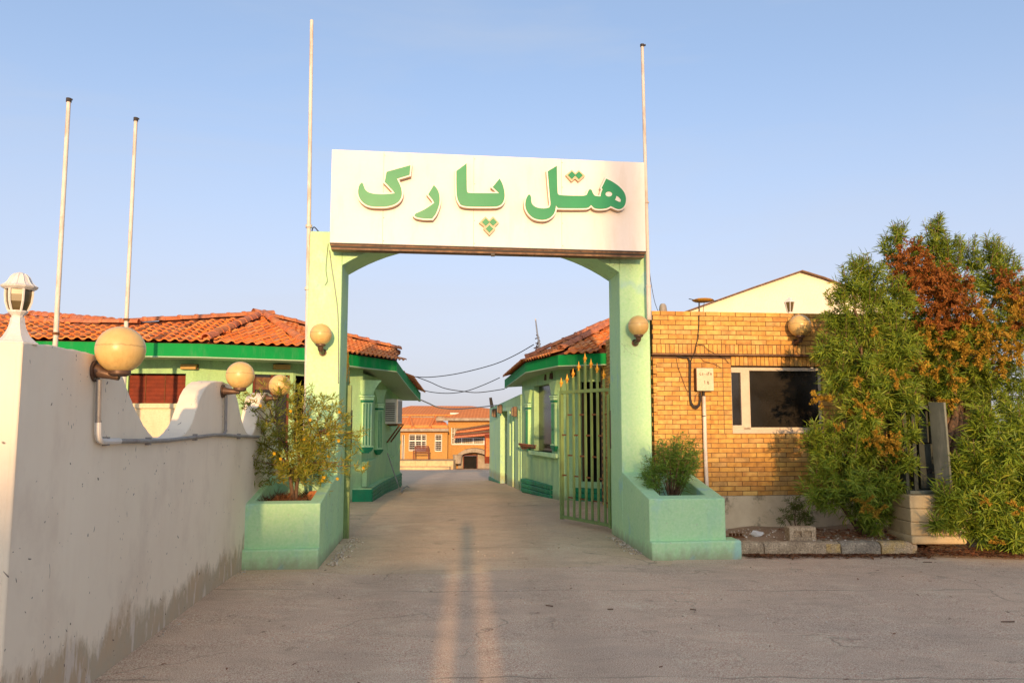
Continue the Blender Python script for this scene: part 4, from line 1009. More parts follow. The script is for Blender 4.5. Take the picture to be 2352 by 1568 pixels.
XY = lambda *ps: [Vector((p.x, p.y, 0)) for p in ps]
# decks under the tiles
dk = MB()
for f in ([E[0], E[1], E[2], AP, RM, RL], [E[2], E[3], AP], [E[3], E[4], HP, AP], [E[4], E[5], Vector((-3.6, 19.4, 3.2)), HP], [E[5], E[6], Vector((-3.6, 22, 2.9)), Vector((-3.6, 19.4, 3.1))],
          [RL, RM, RUM, RUL], [AP, HP, Vector((-6, 20, 3.4)), Vector((-9, 19, 3.6)), RM]):
    f = [p-Vector((0, 0, .012)) for p in f]; c = sum(f, Vector((0, 0, 0)))/len(f)
    for i in range(len(f)): dk.add([f[i], f[(i+1) % len(f)], c], [(0, 1, 2)])
lroof = dk.build('roof', M['deck'], lk, fixn=False)
F1 = tile_face(E[1], E[2], AP, XY(E[0]+Vector((0, -.2, 0)), E[1]+Vector((0, -.15, 0)), E[2]+Vector((0, -.15, 0)), AP, RM, RL))
F2 = tile_face(E[2], E[3], AP, XY(E[2], E[3], AP), start=-.08)
F3 = tile_face(E[3], E[4], AP, XY(E[3], E[4]+Vector((-.10, -.28, 0)), HP+Vector((-.12, -.2, 0)), AP), start=-.08)
F4 = tile_face(E[4], E[5], Vector((-3.6, 19.2, 3.25)), XY(E[4], E[5], Vector((-3.2, 19.3, 0)), HP), start=-.1)
F5 = tile_face(E[5], E[6], Vector((-3.6, 22, 2.95)), XY(E[5], E[6], Vector((-3.2, 21.9, 0)), Vector((-3.2, 19.3, 0))), start=-.1)
F6 = tile_face(RM, RL, RUM, XY(RM, RL, RUL, RUM), start=.0)
F4 = [t for t in F4 if t[0].y > 17.9]
def vis(t): return t[0].x/t[0].y > -.70
near = [t for t in F1 + F2 + F3 if vis(t)]
near.sort(key=lambda t: t[0].y)
for t in near[:255]: place('tile', TILE, lroof, *t)
stuff_tiles('remaining_tiles', TILE, lroof, near[255:] + [t for t in F1 if not vis(t)] + F4 + F5 + F6)
ridge_line(lroof, E[2]+Vector((.02, .1, .0)), AP, .04)
ridge_line(lroof, E[3]+Vector((-.05, .12, .0)), AP, .04)
ridge_line(lroof, RM, AP, .02, .33); ridge_line(lroof, RM.lerp(RL, .62), RM, .02, .33)
ridge_line(lroof, HP, AP, .02, .33); ridge_line(lroof, RM + Vector((-.3, .1, .03)), RUM, .02, .33); ridge_line(lroof, W(-40, 758, 15.6), W(30, 733, 16.6), .03, .33)
for a, b in ((RM.lerp(RL, .62), RM), (RM, AP), (HP, AP), (RM + Vector((-.3, .1, .03)), RUM), (E[2]+Vector((.02, .1, .0)), AP), (E[3]+Vector((-.05, .12, .0)), AP)):
    MB().tube([a, b], .07, 6).build('ridge_mortar', M['deck'], lroof)
# walls
def walls(parent, pts, z0, z1, th, mat, holes={}):
    for i, (a, b) in enumerate(zip(pts, pts[1:])):
        pl = Plane(a, b); L = (b-a).length
        mb = MB(); wall(mb, pl, 0, L, z0, z1, th, holes.get(i, ())); mb.build('wall', mat, parent)
lp0 = Plane(FW[0], FW[1]); 
def hz(pl, x0, x1, y0, y1): a = pl.hit(x0, y1); b = pl.hit(x1, y0); return (a[0], b[0], a[1], b[1])
H1 = hz(lp0, 292, 505, 858, 926); H1 = (H1[0], min(H1[1], (FW[1]-FW[0]).length-.12), H1[2], H1[3])
H0 = (lp0.hit(40, 900)[0], lp0.hit(262, 900)[0], H1[2], H1[3])
lp1 = Plane(FW[1], FW[2]); H2 = hz(lp1, 575, 690, 862, 1030); H2 = (H2[0], (FW[2]-FW[1]).length-.06, H2[2], H2[3])
lp3 = Plane(FW[3], FW[4])
walls(lk, FW[:3], -.2, WTOP, .16, M['mint2'], {0: [H0, H1], 1: [H2]})
walls(lk, FW[2:4], -.2, WTOP, .16, M['mint2'], {0: [(.06, .95, H2[2], H2[3])]})
w3 = hz(lp3, 893, 916, 914, 978)
walls(lk, FW[3:5], -.4, WTOP-.1, .16, M['mint2'], {0: [(3.3, 4.4, 1.5, 2.15)]})
MB().prism([Vector(p) for p in ((-3.25, 21.35, -.3), (-3.05, 21.52, -.3), (-6, 21.9, -.3), (-6, 21.6, -.3))], (0, 0, 2.7)).build('wall', M['mint2'], lk)
# cream cladding below the sill
cr = MB(); bx(cr, lp0.hit(300, 960)[0], H1[1]+.1, -.1, H1[2]-.09, .03, .03, lp0); cr.build('cream_panel', M['cream'], lk)
cr = MB(); bx(cr, lp0.hit(240, 960)[0], H1[1]+.14, H1[2]-.085, H1[2]-.005, .08, .08, lp0); cr.build('sill', M['cream'], lk)
for pl, h in ((lp0, H0), (lp0, H1)):
    n_ = 7
    for i in range(n_):
        z0 = h[2]+(h[3]-.03-h[2])*i/n_; z1 = h[2]+(h[3]-.03-h[2])*(i+1)/n_-.004
        b_ = MB(); bx(b_, h[0], h[1], z0, z1, -.06 - .004*(i % 2), .012, pl); b_.build('blind_slat', M['blind'], lk)
    for f in (.28, .62): 
        b_ = MB(); tt = h[0]+(h[1]-h[0])*f; bx(b_, tt, tt+.012, h[2], h[3]-.03, -.05, .008, pl); b_.build('blind_cord', M['rust'], lk)
g = MB(); bx(g, H2[0], H2[1], H2[2], H2[3], -.08, .01, lp1); g.build('pane', M['glass'], lk)
for f in (0, .5, .95):
    b_ = MB(); tt = H2[0]+(H2[1]-H2[0])*f; bx(b_, tt, tt+.05, H2[2], H2[3], -.03, .05, lp1); b_.build('window_bar', M['wood'], lk)
b_ = MB(); bx(b_, H2[0]+.05, H2[0]+(H2[1]-H2[0])*.8, H2[3]-.28, H2[3]-.05, -.055, .02, lp1); b_.build('shutter_board', M['tinbrown'], lk)
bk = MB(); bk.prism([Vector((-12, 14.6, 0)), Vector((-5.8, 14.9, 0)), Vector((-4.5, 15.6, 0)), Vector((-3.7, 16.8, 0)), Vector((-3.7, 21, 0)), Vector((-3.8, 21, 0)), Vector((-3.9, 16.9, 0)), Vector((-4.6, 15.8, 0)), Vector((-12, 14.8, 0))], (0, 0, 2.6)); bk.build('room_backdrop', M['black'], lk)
# lit beam strip under the soffit with box lights
for (pl, x0, x1, y) in ((lp0, 427, 446, 843), (lp1, 632, 660, 843)):
    l = thing('eave_light', 'small amber box light under the eave of the left kiosk, ' + ('left of the green column' if x0 < 500 else 'nearer the gate pillar'), 'lamp', pl.pt(x0, y, .08), 'amber box lights under the left eave')
    m_ = MB(); p = pl.pt((x0+x1)/2, y, .06); m_.box(p, (.27 if x0 < 500 else .3, .1, .085), rz=math.atan2(pl.d.y, pl.d.x)); m_.build('diffuser', M['boxlight'], l, bevel=.008)
    m_ = MB(); m_.box(p-pl.n*.055+Vector((0, 0, .005)), (.30, .02, .10), rz=math.atan2(pl.d.y, pl.d.x)); m_.build('mount', M['bronze'], l)
# pilasters: fluted strip with cap and scroll foot
def pilaster(parent, c, dirv, z0, z1, w_=.19, dep=.07, brk=True):
    d = Vector((dirv[0], dirv[1], 0)).normalized(); n = Vector((d.y, -d.x, 0)); rz = math.atan2(d.y, d.x); c = Vector((c[0], c[1], 0))
    P = lambda t, z, o: c + d*t + n*o + Vector((0, 0, z))
    H = z1-z0
    p = MB().box(P(0, z0+.14*H+.37*H, dep/2), (w_*.8, dep, .74*H), rz=rz).build('pilaster', M['mint'], parent)
    for k in range(3): MB().box(P((k-1)*w_*.24, z0+.51*H, dep+.003), (w_*.07, .01, .70*H), rz=rz).build('flute', M['dgreen'], p)
    cap = MB()
    cap.box(P(0, z1-.055*H, dep*.6), (w_*1.1, dep*1.3, .05*H), rz=rz); cap.box(P(0, z1-.012*H, dep*.7), (w_*1.25, dep*1.5, .03*H), rz=rz)
    cap.build('capital', M['mint'], p, bevel=.008)
    MB().box(P(0, z1-.10*H, dep*.6), (w_*1.0, dep*1.25, .03*H), rz=rz).build('green_ring', M['dgreen'], p)
    MB().box(P(0, z0+.135*H, dep*.6), (w_*1.15, dep*1.25, .022*H), rz=rz).build('base_ring', M['mint'], p)
    f = MB()
    for k in range(6):
        a = k/6; f.box(P(0, z0+.12*H-a*.10*H, dep*.6*(1-a*.3)), (w_*(1.12-.9*a*a), dep*1.3*(1-.5*a), .018*H), rz=rz)
    f.build('scroll_foot', M['dgreen'], p)
    if brk:   # curved bracket above, widening to the eave
        q = MB(); pts = []
        for k in range(9):
            a = k/8; pts.append((w_*.5 + .17*a**1.6, z1+.02+.30*a))
        poly = [P(-w_*.5, z1+.02, dep)] + [P(w_*.5, z1+.02, dep)] 
        left = [P(-t, z, dep) for t, z in pts[::-1]]; right = [P(t, z, dep) for t, z in pts]
        q.prism(right + left, -n*(dep+.01)); q.build('eave_bracket', M['mint2'], p)
    return p
def on_line(px, a, b):
    pl = Plane(a, b); t, _ = pl.hit(px, 970); return pl.at(t, 0, 0)
p = on_line(840, FW[2], FW[3])
pa = Vector((-3.16, 16.36, 0)); 
rxx = ray(841, 970)[0]; yy = 16.45
pilaster(lk, (rxx*yy, yy), (1, .35), W(841, 1044, yy).z, W(841, 908, yy).z, .26)
rxx = ray(873, 970)[0]; yy = 17.9
pilaster(lk, (-3.06, yy), (.35, 1), W(873, 1047, yy).z, W(873, 927, yy).z, .26)
# porch wall / rusticated plinth along the driveway
PLN = [G(700, 1153), G(853, 1151), Vector((-2.98, 18.4, 0)), Vector((-3.0, 21.5, 0))]
lw = MB(); a, b, c, d = PLN
for (p, q) in ((a, b), (b, c), (c, d)):
    pl = Plane(p, q); L = (q-p).length
    m_ = MB(); bx(m_, -.0, L, -.4, .24, .0, .22, pl); m_.build('porch_plinth', M['dgreen'], lk)
    m_ = MB(); bx(m_, -.0, L, .24, .27, -.01, .2, pl); m_.build('plinth_cap', M['mint2'], lk)
pl = Plane(b, c)
for (p, q) in ((b, c), (c, d)):
    pl = Plane(p, q); L = (q-p).length
    for r_ in range(4):
        t = .0
        while t < L-.05:
            m_ = MB(); l_ = min(rnd.uniform(.38, .55), L-t); bx(m_, t+.006, t+l_-.006, -.10+r_*.085+.004, -.10+(r_+1)*.085-.004, .022, .03, pl); m_.build('plinth_block', M['dgreen'], lk, bevel=.008); t += l_
pw_ = MB(); pl = Plane(b+Vector((-.12, .3, 0)), Vector((-3.05, 17.9, 0))); bx(pw_, -.1, 1.9, .26, .80, -.02, .15, pl); pw_.build('porch_wall', M['mint2'], lk, bevel=.015)
# air conditioner on brackets
ac = thing('air_conditioner', 'white outdoor air conditioner unit on rusty brackets high on the left kiosk wall', 'air conditioner', W(905, 975, 19.6))
ay = 19.5; a0 = W(893, 973, ay); hh = W(893, 917, ay).z-a0.z; xw = ray(889, 950)[0]*ay
cx_ = (ray(889, 950)[0]+ray(918, 950)[0])/2*ay
MB().box((cx_+.0, ay+.02, a0.z+hh/2), (.32, .8, hh), rz=0).build('casing', M['white'], ac, bevel=.01)
fx = cx_-.0
for k in range(9): MB().box((cx_-.02, ay-.385, a0.z+.08+k*(hh-.14)/9), (.22, .012, .02)).build('louvre', M['dark'], ac)
MB().box((cx_+.162, ay+.02, a0.z+hh/2), (.004, .7, hh-.1)).build('fan_grille', M['conduit'], ac)
for yy in (ay-.28, ay+.3):
    MB().tube([(-3.04, yy, a0.z-.02), (cx_+.22, yy, a0.z-.02)], .022, 6).tube([(cx_+.2, yy, a0.z-.03), (-3.04, yy, a0.z-.45)], .02, 6).build('bracket', M['rust'], ac)
ct = thing('wall_cable', 'thin cables hanging down the left kiosk wall to the driveway', 'cables', (-3, 20, 0))
MB().tube([W(885, 1000, 19.3), W(893, 1040, 19.2), W(903, 1052, 19.2), W(915, 1035, 19.6), W(921, 1012, 20)], .012, 5).build('loop_cable', M['mint2'], ct)
MB().tube([W(890, 1040, 19.2), W(903, 1080, 18.9), W(912, 1105, 18.8), G(920, 1131), G(928, 1120), G(935, 1116), G(940, 1122)+Vector((0, 0, .03))], .014, 5).build('ground_cable', M['conduit'], ct)

# -------- right kiosk
EP = [W(1159, 890.5, 21.0), W(1207, 856, 17.3), W(1282, 842, 15.3), W(1385, 838.5, 14.9), Vector((4.2, 15.1, 2.70))]
for p in EP[1:]: p.z = 2.70
rk = thing('tiled_kiosk', 'right green and terracotta tiled kiosk with dark doorway behind the open iron gate', 'building', (2, 17, 0))
fasc(rk, EP, .215)
ER = [p+Vector((0, 0, .225)) for p in EP]
AR = Vector((2.75, 17.0, 3.95))
dk = MB()
for f in ([ER[0], ER[1], AR], [ER[1], ER[2], AR], [ER[2], ER[3], AR], [ER[3], ER[4], AR]):
    f = [p-Vector((0, 0, .012)) for p in f]; dk.add(f, [(0, 1, 2)])
rroof = dk.build('roof', M['deck'], rk, fixn=False)
G1 = tile_face(ER[0], ER[1], AR, XY(ER[0], ER[1], AR), start=-.1); G2 = tile_face(ER[1], ER[2], AR, XY(ER[1], ER[2], AR), start=-.1)
G3 = tile_face(ER[2], ER[3], AR, XY(ER[2], ER[3], AR), start=-.1); G4 = tile_face(ER[3], ER[4], AR, XY(ER[3], ER[4], AR), start=-.1)
shown = [t for t in G2+G3+G4 if t[0].x/t[0].y < .145][:240]
ids = {id(t) for t in shown}
for t in shown: place('tile', TILE, rroof, *t)
stuff_tiles('remaining_tiles', TILE, rroof, [t for t in G2+G3+G4 if id(t) not in ids] + G1)
ridge_line(rroof, ER[1]+Vector((.05, .08, 0)), AR, .05); ridge_line(rroof, ER[2]+Vector((.1, .2, .04)), ER[2].lerp(AR, .8), .04); ridge_line(rroof, ER[3]+Vector((.05, .12, 0)), AR, .05)
mb = MB(); q = [p+Vector((0, 0, .012)) for p in EP] + [Vector((4.2, 17.5, 2.7)), Vector((1.4, 20.5, 2.6))]
cc = Vector((1.6, 17.6, 2.70)); n_ = len(q)
for i in range(n_): mb.add([q[i], q[(i+1) % n_], cc], [(0, 1, 2)])
mb.build('soffit', M['soffit'], rk, fixn=False)
KW = [Vector((.25, 19.6, 0)), Vector((.97, 16.6, 0)), Vector((3.2, 15.75, 0))]
kp0, kp1 = Plane(KW[0], KW[1]), Plane(KW[1], KW[2])
L0 = (KW[1]-KW[0]).length
walls(rk, KW[:2], -.3, WTOP, .16, M['mint2'], {0: [(1.15, L0-.45, .95, 2.45)]})
a_ = kp1.hit(1331, 900)[0]; b_2 = kp1.hit(1388, 900)[0]
walls(rk, KW[1:], -.3, WTOP, .16, M['mint2'], {0: [(a_, b_2, .38, 2.45)]})
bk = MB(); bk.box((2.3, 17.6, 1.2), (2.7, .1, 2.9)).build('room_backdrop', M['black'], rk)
g = MB(); bx(g, 1.15, L0-.45, .95, 2.45, -.12, .01, kp0); g.build('pane', M['glass'], rk)
pilaster(rk, (kp0.at(L0-.16, 0, 0).x, kp0.at(L0-.16, 0, 0).y), kp0.d, W(1281, 1040, 16.6).z, W(1281, 908, 16.6).z, .26)
pp_ = kp0.at(.75, 0, 0); pilaster(rk, (pp_.x, pp_.y), kp0.d, W(1222, 1037, 19).z, W(1222, 927, 19).z, .26)
fp = on_line(1222, KW[0], KW[1])
# sill ledge, plinth courses and steps
m_ = MB(); bx(m_, 1.0, L0+.05, .86, .95, .10, .25, kp0); m_.build('window_ledge', M['mint'], rk, bevel=.01)
PR = [G(1199, 1123), G(1268, 1142), G(1335, 1150), G(1400, 1152)]
for p, q in zip(PR, PR[1:]):
    pl = Plane(p, q); L = (q-p).length
    m_ = MB(); bx(m_, 0, L, -.4, .26, -.0, .5, pl); m_.build('plinth_core', M['dgreen'], rk)
    for r_ in range(3):
        t = 0
        while t < L-.03:
            l_ = min(rnd.uniform(.5, .8), L-t); m_ = MB(); bx(m_, t+.005, t+l_-.005, -.05+r_*.105+.005, -.05+(r_+1)*.105-.005, .035, .05, pl); m_.build('plinth_block', M['dgreen'], rk, bevel=.012); t += l_
pl = Plane(PR[0]+Vector((.08, .06, 0)), PR[1]+Vector((.08, .06, 0))); m_ = MB(); bx(m_, 0, (PR[1]-PR[0]).length, .265, .84, 0, .2, pl); m_.build('porch_wall', M['mint2'], rk, bevel=.015)
for k, (dz, dy) in enumerate(((.16, 0), (.28, .35))):
    m_ = MB(); p0 = PR[1]+Vector((.3, .1+dy, dz)); p1 = Vector((3.0, 15.2+dy*.8, dz)); m_.prism([p0, p1, p1+Vector((.1, .5, 0)), p0+Vector((.1, .5, 0))], (0, 0, .02)); m_.prism([p0+Vector((0, .02, -.14)), p1+Vector((0, .02, -.14)), p1+Vector((.1, .5, -.14)), p0+Vector((.1, .5, -.14))], (0, 0, .138)); m_.build('step', M['dgreen'], rk)
for i, (px, py, Y) in enumerate(((1316, 845, 15.9), (1268, 865, 17), (1256, 875, 17.5))):
    p = W(px, py+10, Y); p.z = 2.60; l = thing('spot_light', ['small dark spotlight under the right kiosk eave nearest the iron gate', 'small dark spotlight under the right kiosk eave, middle of three', 'small dark spotlight under the right kiosk eave farthest along'][i], 'spotlight', p, 'spotlights under the right eave')
    MB().lathe([(.001, .07), (.05, .07), (.06, .0), (.07, -.06), (.05, -.065), (.001, -.05)], p, 12).build('housing', M['bronze'], l, smooth=True); MB().tube([p+Vector((0, 0, .05)), p+Vector((0, 0, .12))], .012, 6).build('stem', M['dark'], l)

# -------- low green block with doors beyond the right kiosk
lo = thing('green_outbuilding', 'long low mint green outbuilding with narrow doors beyond the right kiosk', 'building', (0, 22, 0))
LO = Plane(Vector((-.74, 26.0, 0)), Vector((.22, 19.75, 0))); LL = 6.32
zt_ = lambda t: 2.03 + (2.30-2.03)*t/LL
hl = []
for x0, x1, y0, y1 in ((1149, 1165, 925, 1095), (1170.5, 1175, 935, 1030), (1177, 1182.5, 935, 1108), (1191, 1194.5, 915, 1112)):
    t0, _ = LO.hit(x0, 970); t1, _ = LO.hit(x1, 970); hl.append((t0, t1, -.6 if y1 > 1050 else .7, min(1.93, LO.hit((x0+x1)/2, y0)[1])))
mb = MB(); wall(mb, LO, 0, LL, -.6, 2.03, .5, hl); mb.build('wall', M['mint'], lo)
mb = MB(); mb.prism([LO.at(0, 2.032, 0), LO.at(LL, 2.032, 0), LO.at(LL, 2.31, 0), LO.at(0, 2.06, 0)], -LO.n*.5); mb.build('parapet', M['mint2'], lo)
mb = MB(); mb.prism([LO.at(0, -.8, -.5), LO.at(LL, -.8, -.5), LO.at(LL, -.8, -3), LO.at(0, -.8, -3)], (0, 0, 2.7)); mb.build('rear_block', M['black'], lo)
for i, h in enumerate(hl):
    d = MB(); bx(d, h[0], h[1], h[2], h[3], -.32, .04, LO); d.build('door' if i != 1 else 'window', M['wood'] if i == 0 else M['mint2'], lo)
gx = MB(); h = hl[0]
dg = MB()
for k in range(5): t = h[0]+(h[1]-h[0])*(k+.5)/5; dg.tube([LO.at(t, -.45, -.2), LO.at(t, h[3]-.1, -.2)], .014, 5)
for k in range(6): z = -.3+k*.38; dg.tube([LO.at(h[0], z, -.19), LO.at(h[1], z, -.19)], .012, 5)
dg.build('door_grille', M['white'], lo)
for (p, q) in ((h[1]+.05, hl[1][0]+.4), (0, h[0]-.03)):
    for r_ in range(3):
        m_ = MB(); bx(m_, p, q, -.44+r_*.1, -.35+r_*.1, .03, .05, LO); m_.build('plinth_block', M['dgreen'], lo, bevel=.01)
for x, y, i in ((1153, 939, 0), (1187, 945, 1), (1140, 948, 2)):
    t, z = LO.hit(x, y); p = LO.at(t, z, .06); l = thing('wall_lamp', ['small square wall lamp above the dark door of the green outbuilding', 'small square wall lamp nearest the kiosk on the green outbuilding', 'small square wall lamp at the far corner of the green outbuilding'][i], 'lamp', p, 'square wall lamps on the outbuilding')
    m_ = MB(); m_.box(p, (.10, .2, .26), rz=.15); m_.build('lamp_box', M['bronze'], l, bevel=.01); m_ = MB(); m_.box(p+Vector((-.07, 0, 0)), (.03, .15, .2), rz=.15); m_.build('lamp_lens', M['lampglass'], l)
ex = LO.at(.0, 0, .0); fe = thing('vending_cabinet', 'red and brown wall cabinet at the far corner of the green outbuilding', 'cabinet', W(1120, 1045, 26.2))
p = W(1121, 1030, 26.2); MB().box(p, (.22, .3, .95)).build('cabinet_body', M['blind'], fe, bevel=.01); MB().box(p+Vector((0, -.16, .05)), (.14, .02, .6)).build('cabinet_door', M['ridge'], fe)
st_ = thing('timber_stub', 'short splintered timber stub on the roof corner of the green outbuilding', 'timber', W(1131, 938, 26)); a = W(1131, 942, 26); MB().tube([a, a+Vector((-.07, 0, .42))], [.07, .05], 5).build('timber', M['bark'], st_)
dbr = thing('pipe_bundle', 'bundle of thin orange rods lying on the kiosk window ledge', 'rods', kp0.at(.7, .97, .15))
for k in range(7):
    MB().tube([kp0.at(.1+rnd.uniform(0, .15), .96+k*.022, .06+k*.01), kp0.at(1.5+rnd.uniform(0, .2), 1.0+rnd.uniform(0, .1), .10)], .014, 5).build('rod', M['rust' if k % 2 else 'ridge'], dbr)

# antenna on right roof, overhead wires
an = thing('roof_antenna', 'bent metal antenna mast on the tiled roof of the right kiosk', 'antenna', W(1236, 812, 18.6)); q = lambda x, y: W(x, y, 18.6)
MB().tube([q(1240, 812), q(1238, 785), q(1234, 765), q(1230, 732)], [.03, .025, .02, .014], 6).build('mast', M['pole'], an)
for a, b in (((1228, 812), (1236, 783)), ((1231, 795), (1243, 806)), ((1229, 778), (1239, 775)), ((1230, 788), (1242, 790)), ((1226, 800), (1238, 795)), ((1232, 768), (1240, 784))): MB().tube([q(*a), q(*b)], .014, 5).build('antenna_arm', M['rust'], an)
def wire(lb, pts, r=.011, mat='cable', nm='overhead_wire'):
    P = [Vector(p) for p in pts]
    # Catmull-Rom
    out = []
    for i in range(len(P)-1):
        p0, p1, p2, p3 = P[max(i-1, 0)], P[i], P[i+1], P[min(i+2, len(P)-1)]
        for k in range(8):
            t = k/8; out.append(.5*((2*p1)+(p2-p0)*t+(2*p0-5*p1+4*p2-p3)*t*t+(3*p1-p0-3*p2+p3)*t**3))
    out.append(P[-1]); o = MB().tube(out, r, 5).build(nm, M[mat], None, smooth='all', loc=P[0]); tag(o, lb, 'wire'); return o
wire('uppermost overhead wire sweeping up from the left kiosk eave to the roof antenna', [W(942, 864, 20), W(985, 866, 20), W(1050, 858, 19.8), W(1130, 838, 19.4), W(1180, 817, 19), W(1226, 791, 18.7)])
wire('crossing overhead wire sagging from the left kiosk to the right kiosk fascia', [W(955, 865, 20), W(985, 876, 20), W(1020, 891, 20.2), W(1060, 898, 20.4), W(1100, 901, 20.6), W(1159, 893, 20.8)])
wire('low sagging overhead wire rising to the right kiosk eave tip', [W(960, 892, 21.5), W(990, 900, 21.4), W(1030, 903, 21.3), W(1070, 898, 21.2), W(1110, 884, 21), W(1148, 867, 20.9)])
wire('thick pale cable strung between the left kiosk eave and the green outbuilding', [W(967, 918, 21.8), W(985, 926, 22.3), W(1010, 936, 23), W(1050, 939, 24), W(1100, 935, 25.2), W(1160, 928, 24.5)], .018, 'conduit')
wire('black looped wire sticking up beside the left end of the sign', [W(717, 542, 10.4), W(717, 528, 10.4), W(722, 522, 10.4), W(733, 534, 10.45)], .008)
wire('thin wire dropping from the right flagpole to the brick parapet', [W(1489, 590, 10.9), W(1494, 640, 11), W(1503, 690, 11.1), W(1512, 716, 11.2)], .004)
fr_ = lambda x, y, o=.012: (Plane(LP, LP+U).pt(x, y, o))
wire('thin pale cord hanging from the sign down the left gate pillar', [fr_(757, 575), fr_(762, 615), fr_(769, 660), fr_(776, 720), fr_(777.5, 800), fr_(777, 880)], .006, 'conduit', 'hanging_cord')
wire('tangle of thin wire under the left end of the sign', [fr_(754, 560, .02), fr_(751, 590, .02), fr_(749, 620, .02), fr_(752, 645, .02), fr_(747, 655, .02)], .003, 'bark', 'hanging_cord')

# ================================================================ FAR BUILDING
FD = 65.0
far = thing('far_hotel_building', 'far ochre brick hotel building with terracotta roofs at the end of the driveway', 'building', (-3, 67, -2))
zf = lambda x, y: (883.9+x*.2255, 795.5+y*.2255)
F_ = lambda x, y, Y=FD: W(*zf(x, y), Y)
def panel(mb, x0, y0, x1, y1, Y, d=.3):
    a, b = F_(x0, y1, Y), F_(x1, y0, Y); return mb.box(((a.x+b.x)/2, Y+d/2, (a.z+b.z)/2), (abs(b.x-a.x), d, abs(b.z-a.z)))
def farwall(x0, y0, x1, y1, Y, holes, mat, nm='wall', th=.4):
    a, b = F_(x0, y1, Y), F_(x1, y0, Y); pl = Plane((a.x, Y), (b.x, Y)); mb = MB(); hs = []
    for (p, q, r_, s_) in holes: u, v = F_(p, s_, Y), F_(r_, q, Y); hs.append((u.x-a.x, v.x-a.x, u.z, v.z))
    wall(mb, pl, 0, b.x-a.x, a.z, b.z, th, hs); return mb.build(nm, M[mat], far)
wins = [(243, 893, 423, 1063), (508, 893, 583, 1068)]
farwall(-400, 800, 640, 1165, FD, wins + [(172, 900, 200, 1150)], 'farbrick')
farwall(640, 745, 1500, 1260, FD+1.5, [(680, 830, 1400, 1000), (800, 1110, 940, 1235)], 'farbrick')
for i, (x0, y0, x1, y1) in enumerate(wins):
    f = MB(); panel(f, x0, y0, x1, y0+7, FD+.05, .1); panel(f, x0, y1-9, x1, y1, FD+.05, .1); panel(f, x0, y0, x0+8, y1, FD+.04, .1); panel(f, x1-8, y0, x1, y1, FD+.04, .1); panel(f, x0, 953, x1, 966, FD+.03, .1)
    if i == 0: panel(f, 306, y0, 316, y1, FD+.035, .1); panel(f, 368, y0, 378, y1, FD+.035, .1)
    wo = f.build('window', M['white'], far)
    b = MB(); n_ = 8 if i == 0 else 3
    for k in range(1, n_+1): x = x0+(x1-x0)*k/(n_+1); panel(b, x-1.3, y0, x+1.3, y1, FD+.07, .05)
    for y in (912, 931, 985, 1004, 1024, 1043): panel(b, x0, y-1.2, x1, y+1.2, FD+.075, .05)
    b.build('glazing_grid', M['white'], wo); g = MB(); panel(g, x0, y0, x1, y1, FD+.2, .05); g.build('pane', M['glass'], wo)
d = MB(); panel(d, 172, 900, 182, 1150, FD+.02, .1); panel(d, 190, 900, 200, 1150, FD+.02, .1); d.build('door', M['white'], far)
g = MB(); panel(g, 172, 900, 200, 1150, FD+.2, .05); g.build('door_pane', M['glass'], far)
# glazed balcony
b = MB(); panel(b, 680, 930, 1400, 935, FD+1.42, .08); panel(b, 680, 988, 1400, 1001, FD+1.4, .1); panel(b, 675, 828, 684, 1000, FD+1.4, .1); panel(b, 708, 830, 713, 990, FD+1.41, .1); panel(b, 684, 880, 713, 884, FD+1.43, .1)
for x in (783, 900, 1010, 1120, 1250): panel(b, x-6, 935, x+6, 988, FD+1.41, .1)
for x in range(700, 1400, 20): panel(b, x-1, 935, x+1, 988, FD+1.45, .06)
for y in (950, 965): panel(b, 684, y-1, 1400, y+1, FD+1.46, .06)
bo = b.build('balcony_window', M['white'], far); g = MB(); panel(g, 684, 830, 1400, 990, FD+1.6, .05); g.build('pane', M['lampglass'], bo)
# awning
aw = MB(); q = [F_(735, 860, FD-.5), F_(1100, 800, FD-.5), F_(1100, 905, FD-1.6), F_(705, 935, FD-1.6)]
aw.prism(q, (0, 0, .12)); aw.build('awning', M['blind'], far)
for k in range(4):
    f = k/3.2; s_ = MB(); a = q[0].lerp(q[3], f); b_ = q[1].lerp(q[2], f); s_.tube([a+Vector((0, -.1, .06)), b_+Vector((0, -.1, .06))], .09, 5); s_.build('awning_slat', M['ridge' if k % 2 else 'bark'], far)
# basement garage with arched canopy
g = MB(); panel(g, 805, 1115, 935, 1240, FD+1.3, .1); g.build('garage_door', M['black'], far)
f = MB(); panel(f, 795, 1105, 805, 1240, FD+1.2, .2); panel(f, 935, 1105, 945, 1240, FD+1.2, .2); panel(f, 795, 1100, 945, 1112, FD+1.2, .2); f.build('garage_frame', M['wood'], far)
f = MB(); panel(f, 945, 1090, 1100, 1240, FD+1.3, .2); panel(f, 745, 1120, 795, 1240, FD+1.3, .2); f.build('garage_cladding', M['concrete'], far)
c = MB(); pts = [(725, 1110), (760, 1080), (810, 1052), (870, 1040), (930, 1038), (990, 1050), (1040, 1070), (1075, 1100)]
top = [F_(x, y, FD) for x, y in pts]
vs = []
for p in top: vs += [p, p+Vector((0, 0, -.32)), p+Vector((0, 1.6, 0)), p+Vector((0, 1.6, -.32))]
n_ = len(top); c.add(vs, [(i*4, i*4+1, i*4+5, i*4+4) for i in range(n_-1)] + [(i*4, i*4+4, i*4+6, i*4+2) for i in range(n_-1)] + [(i*4+1, i*4+3, i*4+7, i*4+5) for i in range(n_-1)]); c.build('arched_canopy', M['concrete'], far)
